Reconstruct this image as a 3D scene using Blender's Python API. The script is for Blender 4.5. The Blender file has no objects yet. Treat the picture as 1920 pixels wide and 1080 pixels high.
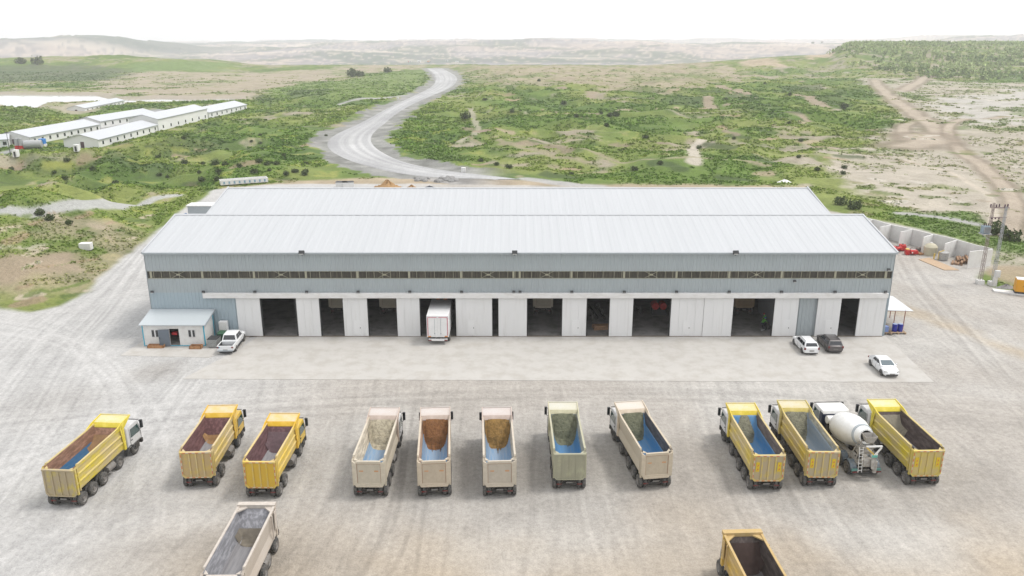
import bpy, bmesh, math, random
import numpy as np
from mathutils import Vector, Matrix
R = math.radians
# ---------------------------------------------------------------- camera, sky, sun, exposure
scene = bpy.context.scene
F, HC, TH = 1493.0, 34.0, math.atan(465/1493.0)
cam_d = bpy.data.cameras.new("camera"); cam = bpy.data.objects.new("camera", cam_d)
scene.collection.objects.link(cam); scene.camera = cam
cam.location = (0, 0, HC); cam.rotation_euler = (math.pi/2-TH, 0, 0)
cam_d.sensor_width = 36; cam_d.lens = F/1920*36; cam_d.clip_start = .5; cam_d.clip_end = 40000
SUN_EL, SUN_AZ = R(60), R(82)          # azimuth clockwise from +Y: high on the right
world = bpy.data.worlds.new("World"); scene.world = world; world.use_nodes = True
wn = world.node_tree; bg = wn.nodes['Background']
sky = wn.nodes.new('ShaderNodeTexSky'); sky.sky_type = 'NISHITA'; sky.sun_disc = False
sky.sun_elevation = SUN_EL; sky.sun_rotation = SUN_AZ; sky.dust_density = 4; sky.air_density = 1.2
hs = wn.nodes.new('ShaderNodeHueSaturation'); hs.inputs['Saturation'].default_value = .22
cm = wn.nodes.new('ShaderNodeMix'); cm.data_type = 'RGBA'; cm.inputs[0].default_value = .75; cm.inputs[7].default_value = (7.2, 7.25, 7.35, 1)   # bright even cloud deck
wn.links.new(sky.outputs[0], hs.inputs['Color']); wn.links.new(hs.outputs[0], cm.inputs[6]); wn.links.new(cm.outputs[2], bg.inputs['Color'])
bg.inputs['Strength'].default_value = .15
sd_ = bpy.data.lights.new("sun", 'SUN'); sd_.energy = 1.5; sd_.angle = R(12); sd_.color = (1, .96, .9)
sun = bpy.data.objects.new("sun", sd_); scene.collection.objects.link(sun)
sdir = Vector((math.sin(SUN_AZ)*math.cos(SUN_EL), math.cos(SUN_AZ)*math.cos(SUN_EL), math.sin(SUN_EL)))
sun.rotation_euler = sdir.to_track_quat('Z', 'Y').to_euler()
scene.view_settings.view_transform = 'Standard'; scene.view_settings.look = 'None'
scene.view_settings.gamma = 1; scene.view_settings.use_curve_mapping = False
scene.view_settings.exposure = 0.47
scene.render.engine = 'CYCLES'
scene.cycles.max_bounces = 6; scene.cycles.volume_bounces = 1
col = scene.collection
rng = random.Random(7); nr = np.random.default_rng(5)

# ---------------------------------------------------------------- materials
def mat(name, c, rough=.7, metal=0, var=.12, scale=3., c2=None, c2amt=.5, spec=.4, bump=0, bscale=40, stretch=None, coord='Object', lo=.45, hi=.62):
    """base colour with a broad tonal variation and an optional second colour (dust, rust) in patches"""
    c = [v*.8 for v in c]; c2 = [v*.8 for v in c2] if c2 else None
    m = bpy.data.materials.new(name); m.use_nodes = True
    nt = m.node_tree; b = nt.nodes['Principled BSDF']; L = nt.links.new
    b.inputs['Roughness'].default_value = rough; b.inputs['Metallic'].default_value = metal
    b.inputs['Specular IOR Level'].default_value = spec
    tc = nt.nodes.new('ShaderNodeTexCoord'); mp = nt.nodes.new('ShaderNodeMapping')
    L(tc.outputs[coord], mp.inputs[0])
    if stretch: mp.inputs['Scale'].default_value = stretch
    n = nt.nodes.new('ShaderNodeTexNoise'); n.inputs['Scale'].default_value = scale; n.inputs['Detail'].default_value = 6
    L(mp.outputs[0], n.inputs['Vector'])
    mx = nt.nodes.new('ShaderNodeMix'); mx.data_type = 'RGBA'
    mx.inputs[6].default_value = [v*(1-var) for v in c]+[1]; mx.inputs[7].default_value = [min(1, v*(1+var)) for v in c]+[1]
    L(n.outputs[0], mx.inputs[0]); out = mx.outputs[2]
    if c2:
        n2 = nt.nodes.new('ShaderNodeTexNoise'); n2.inputs['Scale'].default_value = scale*1.7; n2.inputs['Detail'].default_value = 8
        n2.inputs['Roughness'].default_value = .65; L(mp.outputs[0], n2.inputs['Vector'])
        mr = nt.nodes.new('ShaderNodeMapRange'); mr.inputs[1].default_value = lo; mr.inputs[2].default_value = hi; mr.inputs[4].default_value = c2amt
        L(n2.outputs[0], mr.inputs[0])
        m2 = nt.nodes.new('ShaderNodeMix'); m2.data_type = 'RGBA'; m2.inputs[7].default_value = list(c2)+[1]
        L(mr.outputs[0], m2.inputs[0]); L(out, m2.inputs[6]); out = m2.outputs[2]
    L(out, b.inputs['Base Color'])
    if bump:
        n3 = nt.nodes.new('ShaderNodeTexNoise'); n3.inputs['Scale'].default_value = bscale; n3.inputs['Detail'].default_value = 5
        L(tc.outputs[coord], n3.inputs['Vector']); bp = nt.nodes.new('ShaderNodeBump'); bp.inputs['Strength'].default_value = bump
        bp.inputs['Distance'].default_value = .05; L(n3.outputs[0], bp.inputs['Height']); L(bp.outputs[0], b.inputs['Normal'])
    return m

# ---------------------------------------------------------------- mesh builder and object helpers
class MB:
    def __init__(s): s.v = []; s.f = []; s.m = []
    def add(s, vs, fs, mi=0):
        o = len(s.v); s.v += [tuple(p) for p in vs]; s.f += [tuple(o+i for i in f) for f in fs]; s.m += [mi]*len(fs); return s
    def box(s, c, d, mi=0, rot=None, taper=None):
        hx, hy, hz = d[0]/2, d[1]/2, d[2]/2; vs = []
        for z in (-1, 1):
            t = taper if (taper and z > 0) else 1
            for x, y in ((-1, -1), (1, -1), (1, 1), (-1, 1)): vs.append(Vector((x*hx*t, y*hy*t, z*hz)))
        if rot is not None: vs = [rot @ p for p in vs]
        vs = [p+Vector(c) for p in vs]
        return s.add(vs, [(3, 2, 1, 0), (4, 5, 6, 7), (0, 1, 5, 4), (1, 2, 6, 5), (2, 3, 7, 6), (3, 0, 4, 7)], mi)
    def bb(s, x0, x1, y0, y1, z0, z1, mi=0): return s.box(((x0+x1)/2, (y0+y1)/2, (z0+z1)/2), (abs(x1-x0), abs(y1-y0), abs(z1-z0)), mi)
    def cyl(s, p0, p1, r0, r1=None, n=12, mi=0, caps=True):
        p0, p1 = Vector(p0), Vector(p1); r1 = r0 if r1 is None else r1
        a = (p1-p0).normalized(); u = a.orthogonal().normalized(); w = a.cross(u)
        vs = []
        for p, r in ((p0, r0), (p1, r1)):
            for i in range(n):
                t = 2*math.pi*i/n; vs.append(p+(u*math.cos(t)+w*math.sin(t))*r)
        fs = [(i, (i+1) % n, n+(i+1) % n, n+i) for i in range(n)]
        if caps: fs += [tuple(range(n-1, -1, -1)), tuple(range(n, 2*n))]
        return s.add(vs, fs, mi)
    def lathe(s, c, axis, prof, n=20, mi=0):       # prof: (distance along axis, radius)
        c = Vector(c); a = Vector(axis).normalized(); u = a.orthogonal().normalized(); w = a.cross(u)
        vs = []
        for t, r in prof:
            for i in range(n):
                q = 2*math.pi*i/n; vs.append(c+a*t+(u*math.cos(q)+w*math.sin(q))*r)
        fs = []
        for k in range(len(prof)-1):
            for i in range(n): fs.append((k*n+i, k*n+(i+1) % n, (k+1)*n+(i+1) % n, (k+1)*n+i))
        return s.add(vs, fs, mi)
    def prism(s, poly, x0, x1, mi=0, axis='x'):     # poly in the two other axes
        n = len(poly); vs = []
        for x in (x0, x1):
            for a, b in poly: vs.append((x, a, b) if axis == 'x' else ((a, x, b) if axis == 'y' else (a, b, x)))
        fs = [(i, (i+1) % n, n+(i+1) % n, n+i) for i in range(n)]+[tuple(range(n-1, -1, -1)), tuple(range(n, 2*n))]
        return s.add(vs, fs, mi)
    def loft(s, rings, mi=0, close=True, caps=True):
        n = len(rings[0]); vs = [p for r in rings for p in r]; fs = []
        for k in range(len(rings)-1):
            for i in range(n if close else n-1): fs.append((k*n+i, k*n+(i+1) % n, (k+1)*n+(i+1) % n, (k+1)*n+i))
        if caps and close: fs += [tuple(range(n-1, -1, -1)), tuple((len(rings)-1)*n+i for i in range(n))]
        return s.add(vs, fs, mi)
    def quad(s, a, b, c, d, mi=0): return s.add([a, b, c, d], [(0, 1, 2, 3)], mi)
    def mesh(s, name, mats, smooth=False, fixn=True):
        me = bpy.data.meshes.new(name); me.from_pydata(s.v, [], s.f)
        for m in (mats if isinstance(mats, (list, tuple)) else [mats]): me.materials.append(m)
        me.polygons.foreach_set('material_index', s.m)
        if fixn:
            bm = bmesh.new(); bm.from_mesh(me); bmesh.ops.recalc_face_normals(bm, faces=bm.faces[:]); bm.to_mesh(me); bm.free()
        if smooth:
            me.polygons.foreach_set('use_smooth', [True]*len(me.polygons)); me.set_sharp_from_angle(angle=R(38))
        me.update(); return me
    def build(s, name, mats, parent=None, smooth=False, bevel=0, fixn=True):
        me = s.mesh(name, mats, smooth or bevel > 0, fixn); o = bpy.data.objects.new(name, me); col.objects.link(o); o.parent = parent
        if bevel:
            b = o.modifiers.new('bevel', 'BEVEL'); b.width = bevel; b.segments = 2; b.limit_method = 'ANGLE'; b.angle_limit = R(35)
        return o
def inst(name, me, parent=None, loc=(0, 0, 0), rot=(0, 0, 0)):
    o = bpy.data.objects.new(name, me); col.objects.link(o); o.parent = parent; o.location = loc; o.rotation_euler = rot; return o
def thing(name, label, cat, loc=(0, 0, 0), rz=0, group=None):
    o = bpy.data.objects.new(name, None); col.objects.link(o); o.empty_display_size = .2
    o.location = loc; o.rotation_euler = (0, 0, rz); o['label'] = label; o['category'] = cat
    if group: o['group'] = group
    return o
def tag(o, label, cat, group=None):
    o['label'] = label; o['category'] = cat
    if group: o['group'] = group
    return o
def struct(o, kind='structure'): o['kind'] = kind; return o
def at(px, py, z=0.):                        # a measured point of the photograph -> metres on level z
    u = (px-960)/F; v = (540-py)/F; c, s = math.cos(TH), math.sin(TH)
    dx, dy, dz = u, c+v*s, -s+v*c; t = (z-HC)/dz
    return dx*t, dy*t

# ---------------------------------------------------------------- terrain
def sm(a, b, x): t = np.clip((x-a)/(b-a), 0, 1); return t*t*(3-2*t)
_perm = nr.random((256, 256)).astype(np.float32)
def vn(x, y, sc, seed=0):
    x = x/sc+seed*17.31; y = y/sc+seed*5.77
    xi = np.floor(x).astype(np.int64); yi = np.floor(y).astype(np.int64); fx = x-xi; fy = y-yi
    fx = fx*fx*(3-2*fx); fy = fy*fy*(3-2*fy); a = _perm
    p = a[xi & 255, yi & 255]; q = a[(xi+1) & 255, yi & 255]; r = a[xi & 255, (yi+1) & 255]; w = a[(xi+1) & 255, (yi+1) & 255]
    return (p*(1-fx)+q*fx)*(1-fy)+(r*(1-fx)+w*fx)*fy
def fbm(x, y, sc, o=4, seed=0, g=.5):
    t = 0; a = 1.; n = 0
    for k in range(o): t = t+a*vn(x, y, sc/2**k, seed+k*3); n += a; a *= g
    return t/n
def sdpoly(x, y, P):                         # signed distance, positive inside
    d = np.full(x.shape, 1e9); ins = np.zeros(x.shape, bool); n = len(P)
    for i in range(n):
        ax, ay = P[i]; bx, by = P[(i+1) % n]; ex, ey = bx-ax, by-ay
        t = np.clip(((x-ax)*ex+(y-ay)*ey)/(ex*ex+ey*ey+1e-9), 0, 1)
        d = np.minimum(d, (x-ax-ex*t)**2+(y-ay-ey*t)**2)
        if ay != by:
            c = ((ay > y) != (by > y)) & (x < (bx-ax)*(y-ay)/(by-ay)+ax); ins ^= c
    d = np.sqrt(d); return np.where(ins, d, -d)
def dline(x, y, P):
    d = np.full(x.shape, 1e9)
    for (ax, ay), (bx, by) in zip(P[:-1], P[1:]):
        ex, ey = bx-ax, by-ay; t = np.clip(((x-ax)*ex+(y-ay)*ey)/(ex*ex+ey*ey+1e-9), 0, 1)
        d = np.minimum(d, (x-ax-ex*t)**2+(y-ay-ey*t)**2)
    return np.sqrt(d)
def smooth_line(P, n=2):
    for _ in range(n):
        Q = [P[0]]
        for a, b in zip(P[:-1], P[1:]):
            Q.append((a[0]*.75+b[0]*.25, a[1]*.75+b[1]*.25)); Q.append((a[0]*.25+b[0]*.75, a[1]*.25+b[1]*.75))
        Q.append(P[-1]); P = Q
    return P
YARD = [at(*p) for p in [(-900, 1500), (-900, 560), (-300, 558), (0, 572), (60, 583), (110, 572), (165, 546), (215, 500), (262, 464), (300, 428), (345, 392), (402, 356), (520, 345), (700, 345), (1080, 349), (1500, 357), (1560, 395), (1625, 408), (1700, 425), (1790, 448), (1856, 470), (1848, 500), (1830, 525), (1880, 545), (1990, 560), (2600, 575), (2900, 1500)]]
RL = [(797, 128), (810, 138), (815, 149), (807, 163), (773, 180), (723, 203), (673, 230), (625, 250), (604, 263), (604, 280), (640, 300), (700, 318), (770, 331), (840, 335), (900, 335), (925, 337)]
RR = [(835, 128), (856, 138), (864, 150), (850, 165), (800, 185), (757, 205), (722, 235), (704, 252), (704, 268), (722, 284), (760, 302), (800, 312), (850, 320), (900, 326), (950, 332), (985, 337)]
road_l = smooth_line([at(*p) for p in RL]); road_r = smooth_line([at(*p) for p in RR])
road_c = [((a[0]+b[0])/2, (a[1]+b[1])/2) for a, b in zip(road_l, road_r)]
CAMP = [at(*p, -2) for p in [(-200, 300), (-200, 262), (60, 240), (150, 205), (250, 200), (330, 196), (470, 192), (480, 210), (400, 228), (300, 252), (200, 282), (110, 288), (40, 300)]]
LAKE = [at(*p, -4.5) for p in [(-400, 176), (0, 178), (165, 179), (185, 185), (235, 188), (290, 186), (350, 188), (425, 186), (432, 189), (340, 193), (240, 194), (200, 193), (120, 194), (75, 196), (58, 202), (50, 212), (20, 205), (-20, 205), (-400, 212)]]
def H(x, y):
    x = np.asarray(x, float); y = np.asarray(y, float)
    sy = -sdpoly(x, y, YARD); dr = dline(x, y, road_c)
    m = sm(1, 26, sy)*sm(14, 48, dr)*(1-.72*sm(.37, .47, x/np.maximum(y, 60))*sm(130, 180, y))
    r1 = 1-np.abs(2*fbm(x, y*1.25, 38, 3, 2)-1); r2 = fbm(x, y*1.15, 20, 3, 9); big = fbm(x, y, 190, 3, 4)
    left = sm(-20, -70, x)*sm(100, 150, y)*sm(330, 240, y)
    fade = sm(1300, 900, y)
    h = m*fade*((r1-.6)*(7.5+7*left)+(r2-.5)*(3.6+1.8*left)+(big-.5)*(9+5*left)+(vn(x, y, 5, 6)-.5)*.95+(vn(x, y, 2.2, 8)-.5)*.25*sm(300, 150, y))
    gul = sm(-22, -50, x)*sm(-190, -130, x)*sm(140, 180, y)*sm(262, 200, y)*sm(0, 30, sy)*sm(22, 60, dr); h = h-6.5*gul
    wr = np.interp(y, [200, 400, 1100], [10, 9, 16]); h = h+np.exp(-((dr-wr-4.5)/2.6)**2)*sm(150, 190, y)*sm(1100, 900, y)*(.1+1.5*vn(x, y, 3.6, 14)*vn(x, y, 11, 15))*(1-.75*sm(0, -12, (y-np.interp(x, [-80, -40, -10], [262, 222, 214]))))
    # bank that climbs beside the left yard
    bank = sm(.3, 9, sy)*sm(-38, -46, x)*sm(165, 125, y)
    h = h*(1-.6*bank)+bank*(1.9+1.2*(vn(x, y, 6, 3)-.5)+1.2*sm(6, 22, sy))
    # camp terrace, land falling to the lake
    cs = sm(-14, 4, sdpoly(x, y, CAMP)); h = h*(1-cs)-2*cs
    far = sm(380, 560, y)*sm(-60, -200, x)*sm(1250, 800, y); h = h*(1-.92*far)-3.2*far*(1-cs)
    h = np.maximum(h, -3.6)
    ls = sm(-10, 3, sdpoly(x, y, LAKE)); h = h*(1-ls)-6.5*ls
    # wooded rise on the right
    wx = .5*sm(-260, 0, x-(y*.385))*sm(850, 1000, y)+(1-.5*sm(850, 1000, y))*sm(-15, 30, x-(y*.385))
    h = h+wx*(27*sm(690, 1200, y))*sm(2400, 1500, y)
    # dark ridge at the left behind the lake
    h = h+14*np.exp(-((y-1050)/130)**2)*sm(-330, -420, x)*(.6+.6*fbm(x, y, 120, 2, 5))
    # opencast basin and far hills
    e = sm(1180+220*(fbm(x, y, 300, 2, 12)-.5), 1500, y)*(1-wx*sm(2300, 1500, y))
    h = h-e*32
    n1 = fbm(x, y, 900, 4, 21); n2 = fbm(x, y, 420, 3, 31)
    far2 = sm(1900, 3600, y)
    hill = far2*(26+95*(n1-.36)+40*(n2-.5))
    hl = sm(-1100, -1500, x+.05*(y-3000))*np.exp(-((y-3000)/520)**2)*(64+26*(n2-.5))
    hr = sm(1650, 2200, x)*sm(2900, 3600, y)*22
    terr = (n2*9-np.floor(n2*9)); h = h+hill+hl+hr+far2*6*terr
    return h
def on(px, py, zoff=0):                      # where the line of sight through a measured point meets the terrain
    u = (px-960)/F; v = (540-py)/F; c, s = math.cos(TH), math.sin(TH)
    d = np.array([u, c+v*s, -s+v*c]); t = np.geomspace(40, 6500, 1500)
    x, y, z = d[0]*t, d[1]*t, HC+d[2]*t; g = H(x, y)+zoff-z
    k = int(np.argmax(g > 0)) if (g > 0).any() else len(t)-1
    if k > 0 and g[k] > 0:
        f = -g[k-1]/(g[k]-g[k-1]); tt = t[k-1]+(t[k]-t[k-1])*f
    else: tt = t[k]
    return float(d[0]*tt), float(d[1]*tt)
def hz(x, y): return float(H(np.array([x]), np.array([y]))[0])

ys = [-60.]
while ys[-1] < 30: ys.append(ys[-1]+6)
while ys[-1] < 95: ys.append(ys[-1]+.33)
while ys[-1] < 1400: ys.append(ys[-1]*1.0052)
while ys[-1] < 9000: ys.append(ys[-1]*1.018)
ys = np.array(ys)
NU = 760
u0 = np.linspace(-1, 1, NU); uu = np.concatenate([-.88-np.geomspace(1.4, .02, 26), u0*.86, .88+np.geomspace(.02, 1.4, 26)])
hw = np.maximum(ys, 30)*.80+8
X = uu[None, :]*hw[:, None]*.92; Y = np.repeat(ys[:, None], X.shape[1], 1)
Z = H(X, Y); Z = np.where((Y > 89.6) & (Y < 131) & (X > -44) & (X < 46), -.15, Z)
x, y = X.ravel(), Y.ravel()
rgb = lambda *c: np.array(c)[None, :]
def lerp(a, b, t): return a+(b-a)*t[:, None]
n40 = fbm(x, y, 40, 5, 41); n14 = fbm(x, y, 13, 4, 42); n5 = fbm(x, y, 4.5, 3, 43); n110 = fbm(x, y, 130, 4, 44); n2_ = fbm(x, y, 1.6, 2, 48)
sc = np.clip(y/150, .35, 8)
gcol = lerp(rgb(.105, .16, .034), rgb(.185, .215, .062), sm(.38, .66, n40))
gcol = lerp(gcol, rgb(.066, .112, .028), sm(.52, .68, n14)*.7); gcol = gcol*(.72+.56*n5)[:, None]
gcol = lerp(gcol, rgb(.26, .26, .07), sm(.64, .72, n5)*sm(.5, .65, n110)*.6)
soil = lerp(rgb(.27, .22, .165), rgb(.39, .34, .275), n14)
grassw = 1-sm(.56, .66, .35*n40+.28*n14+.12*n110+.25*n5+.05*sm(500, 900, y)-.05*sm(-20, -60, x)*sm(330, 250, y))*.85
C = lerp(soil, gcol, grassw)
GW = grassw.copy()
def region(P, c, amt=1., soft=4., jit=8., g=0., nz=None, floor=0.):
    """lay a kind of ground cover inside a polygon with a ragged edge"""
    global C, GW
    Q = [on(*p) for p in P]; xs_ = [q[0] for q in Q]; y_ = [q[1] for q in Q]; mg = (jit+soft)*3+10
    k = np.where((x > min(xs_)-mg) & (x < max(xs_)+mg) & (y > min(y_)-mg) & (y < max(y_)+mg))[0]
    if not len(k): return
    d = sdpoly(x[k], y[k], Q)+(n14[k]-.5)*jit*2.2+(n5[k]-.5)*jit
    w = sm(-soft, soft, d)*amt
    if nz is not None: w = w*np.clip(floor+(1-floor)*sm(nz[0], nz[1], .4*n14[k]+.35*n40[k]+.25*n5[k]), 0, 1)
    c = np.array(c)[None, :]*(.82+.36*n5[k])[:, None]
    C[k] = C[k]*(1-w[:, None])+c*w[:, None]; GW[k] = GW[k]*(1-w)+g*w
def stroke(P, w_, c, amt=1., jit=1., g=0.):
    global C, GW
    Q = smooth_line([on(*p) for p in P], 2); xs_ = [q[0] for q in Q]; y_ = [q[1] for q in Q]; mg = w_*3+jit*2
    k = np.where((x > min(xs_)-mg) & (x < max(xs_)+mg) & (y > min(y_)-mg) & (y < max(y_)+mg))[0]
    if not len(k): return
    d = dline(x[k], y[k], Q)+(n14[k]-.5)*jit*2+(n5[k]-.5)*jit
    w = sm(w_*.5+w_*.3, w_*.5-w_*.15, d)*amt; c = np.array(c)[None, :]*(.85+.3*n5[k])[:, None]
    C[k] = C[k]*(1-w[:, None])+c*w[:, None]; GW[k] = GW[k]*(1-w)+g*w
TAN, PALE, GREY, DKG, LUSH, DRY = (.43, .35, .26), (.50, .45, .38), (.40, .39, .38), (.23, .225, .22), (.10, .155, .035), (.30, .27, .17)
# right-hand dry ground with patchy grass, brown band along the crest, banks behind the lake
region([(1560, 300), (1640, 262), (1700, 232), (1690, 190), (1640, 160), (1580, 135), (1640, 146), (1760, 152), (2300, 156), (2400, 520), (1920, 500), (1860, 468), (1800, 430), (1700, 400), (1600, 365), (1560, 335)], (.385, .345, .285), .95, 6, 16, .4, (.39, .51), .3)
region([(1740, 190), (1980, 160), (2100, 200), (1960, 235), (1800, 230)], (.47, .45, .415), .8, 8, 14, 0, (.4, .55), .2)
region([(1580, 360), (1700, 300), (1850, 330), (1890, 380), (1800, 400), (1640, 380)], (.45, .405, .34), .6, 4, 6, .1, (.38, .5), .2)
region([(1640, 392), (1800, 398), (2000, 470), (2000, 500), (1850, 462), (1700, 420)], LUSH, .9, 2, 5, 1, (.36, .44), .2)
region([(850, 122), (1300, 118), (1420, 140), (1260, 170), (1120, 168), (900, 158)], (.36, .30, .22), .8, 14, 26, .1, (.4, .55), .35)
region([(170, 150), (270, 134), (560, 132), (700, 122), (800, 122), (790, 128), (700, 135), (600, 150), (520, 165), (470, 186), (300, 184), (190, 176)], (.37, .31, .24), .85, 10, 16, .1, (.38, .52), .3)
region([(-100, 122), (160, 122), (250, 132), (200, 150), (-100, 158)], (.075, .10, .05), .85, 14, 20, 1)
region([(240, 122), (440, 120), (420, 134), (250, 136)], (.13, .19, .06), .9, 12, 14, 1)
region([(510, 165), (660, 148), (795, 132), (800, 158), (760, 172), (640, 186), (500, 192)], (.15, .20, .065), .9, 6, 8, 1)
region([(60, 260), (110, 240), (190, 216), (300, 205), (330, 212), (290, 222), (190, 244), (60, 262), (-20, 300), (-60, 300), (-60, 292)], (.33, .33, .34), .95, 2, 3, 0)
region([(-60, 300), (60, 290), (170, 287), (160, 300), (60, 306), (-60, 318)], (.40, .35, .28), .8, 2, 4, 0, (.35, .45), .4)
region([(0, 204), (70, 200), (130, 205), (60, 225), (0, 248)], (.12, .16, .05), .9, 4, 6, 1)
region([(60, 202), (140, 194), (230, 194), (150, 214), (100, 210)], (.40, .35, .28), .8, 4, 6, 0)
region([(900, 335), (1100, 345), (1300, 345), (1500, 352), (1080, 356), (420, 356), (560, 338), (700, 334)], (.42, .34, .25), .9, 2, 4, 0, (.3, .42), .6)
region([(1500, 96), (1560, 84), (1560, 104), (1515, 112)], (.46, .36, .27), .9, 6, 10, 0)
region([(1380, 116), (1440, 108), (1470, 124), (1390, 128)], (.46, .36, .27), .8, 6, 10, 0)
region([(-60, 450), (130, 400), (250, 418), (300, 412), (262, 462), (215, 498), (165, 545), (110, 570), (60, 582), (-60, 574)], (.32, .26, .19), .6, 1.5, 5, .65, (.46, .58), .0)
region([(-60, 492), (60, 480), (150, 474), (110, 506), (20, 530), (-60, 540)], (.33, .265, .19), .9, 1.5, 3, 0)
region([(-60, 470), (30, 462), (110, 452), (60, 470), (-60, 492)], (.50, .45, .38), .9, 1, 2, 0)
region([(1840, 505), (1930, 500), (2100, 530), (2100, 558), (1900, 546)], (.36, .29, .20), .9, 1.5, 3, 0)
DK = (.066, .098, .036)  # dark growth, with the shade of ground folds painted in
for P in [[(40, 290), (180, 296), (330, 312), (300, 330), (120, 330), (20, 320)], [(300, 262), (350, 250), (420, 262), (400, 292), (330, 290)], [(1270, 178), (1330, 184), (1310, 204), (1260, 196)], [(1340, 168), (1420, 178), (1430, 196), (1370, 188)], [(1470, 164), (1530, 162), (1520, 178), (1470, 176)], [(1510, 180), (1580, 186), (1560, 200), (1510, 194)], [(780, 288), (880, 284), (870, 304), (800, 302)], [(1180, 300), (1300, 300), (1280, 330), (1200, 330)], [(540, 170), (620, 168), (610, 186), (550, 186)], [(470, 180), (500, 178), (520, 190), (480, 192)]]:
    region(P, DK, .75, 3, 6, 1, (.36, .5), .2)
# tracks and paths
for P, w_, c in [([(1640, 150), (1670, 185), (1705, 205), (1745, 232), (1765, 250)], 7.5, TAN), ([(1930, 222), (1850, 222), (1790, 226), (1775, 240), (1782, 262), (1805, 290), (1850, 318), (1885, 350), (1905, 385), (1900, 415), (1878, 440)], 3.8, (.33, .275, .21)), ([(1700, 300), (1790, 322), (1850, 360), (1870, 400), (1850, 440)], 1.6, (.52, .46, .38)),
                 ([(1705, 230), (1690, 240), (1700, 262)], 5, PALE), ([(1730, 255), (1750, 268), (1710, 272)], 14, (.5, .47, .42)), ([(1318, 262), (1298, 278), (1302, 304)], 3.5, PALE), ([(1325, 180), (1333, 205)], 5, TAN),
                 ([(882, 203), (893, 228), (900, 248), (862, 266)], 2.6, (.36, .34, .25)), ([(1690, 400), (1740, 404), (1790, 412), (1830, 420)], 2.4, GREY), ([(1480, 210), (1500, 215), (1515, 228)], 4, TAN), ([(1350, 160), (1400, 175)], 5, TAN), ([(1500, 180), (1530, 192), (1550, 200)], 5, TAN),
                 ([(-80, 410), (0, 402), (90, 396), (180, 386), (270, 377), (330, 366)], 2.6, (.42, .42, .41)), ([(640, 195), (700, 185), (770, 178)], 5, GREY), ([(985, 335), (1060, 345), (1120, 350)], 4, (.45, .44, .43)), ([(1050, 165), (1120, 172), (1110, 182)], 6, TAN),
                 ([(1400, 142), (1440, 146), (1500, 152)], 6, TAN), ([(1560, 315), (1600, 322), (1640, 322)], 2.5, PALE), ([(1740, 140), (1690, 170)], 8, (.38, .32, .27)), ([(940, 270), (1060, 272), (1120, 290), (1240, 298), (1340, 296), (1440, 310)], 2.2, DRY), ([(800, 268), (900, 262), (1000, 282), (1100, 305)], 2., DRY)]:
    if P[0][0] > 1600 and w_ > 3: stroke(P, w_*1.5, (.25, .205, .155), .8, w_*.25); stroke(P, w_*.7, (.43, .365, .29), .95, w_*.1)
    else: stroke(P, w_, [v*.8 for v in c] if c == TAN else c, .92, w_*.3)
for i in range(170):
    px, py = rng.uniform(1600, 1935), rng.uniform(170, 400)
    if px < 1600+(py-170)*.0+max(0, 260-py)*.6: continue
    ww = rng.uniform(5, 34); a = rng.uniform(-.1, .3)
    stroke([(px, py), (px+ww*.5, py+ww*a*.5+rng.uniform(-1, 1)), (px+ww, py+ww*a)], rng.uniform(.7, 2.2), rng.choice([(.15, .17, .06), (.12, .155, .045), (.24, .22, .12), (.52, .48, .42), (.30, .25, .19), (.21, .2, .1)]), .75, 2., .7)
# scattered bare scars, plus dark strokes that paint in the shade of the hummocks
for i in range(52):
    px, py = rng.uniform(870, 1640), rng.uniform(150, 335); ww = rng.uniform(14, 60); a = rng.uniform(-.12, .25)
    stroke([(px, py), (px+ww*.5, py+ww*a*.5+rng.uniform(-2, 2)), (px+ww, py+ww*a)], rng.uniform(1, 3)*py/250*1.2, rng.choice([(.36, .27, .19), (.40, .32, .23), (.28, .22, .17), DK, DK]), .75, 1.5)
for i in range(60):
    px, py = rng.uniform(-10, 300), rng.uniform(400, 575); ww = rng.uniform(10, 45); a = rng.uniform(-.5, -.05)
    stroke([(px, py), (px+ww*.5, py+ww*a*.5), (px+ww, py+ww*a)], rng.uniform(.4, 1.4), rng.choice([(.12, .165, .04), (.09, .13, .035), (.12, .165, .04), (.28, .21, .14), (.45, .38, .3)]), .8, .8, .8)
for i in range(34):
    px, py = rng.uniform(-10, 640), rng.uniform(262, 350); ww = rng.uniform(14, 50); a = rng.uniform(-.3, .2)
    stroke([(px, py), (px+ww*.5, py+ww*a*.5), (px+ww, py+ww*a)], rng.uniform(1, 2.6), rng.choice([(.34, .26, .18), DK, DK, (.25, .27, .07)]), .7, 1.5)
# gravel shoulders of the haul road
dr = dline(x, y, road_c); wr = np.interp(y, [200, 400, 1100], [10, 9, 16])
w = sm(wr+3.4, wr+2.2, dr+(n14-.5)*12+(n5-.5)*7)*(y > 150)*(1-sm(-12, 2, x)*(y < 262))
C = lerp(C, rgb(.29, .285, .28)*(.45+1.1*n5)[:, None], w*.9); GW *= 1-w
# lake margin
w = sm(-26, -4, sdpoly(x, y, LAKE)+(n14-.5)*20); C = lerp(C, rgb(.40, .35, .29), w*.9); GW *= 1-w
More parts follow.
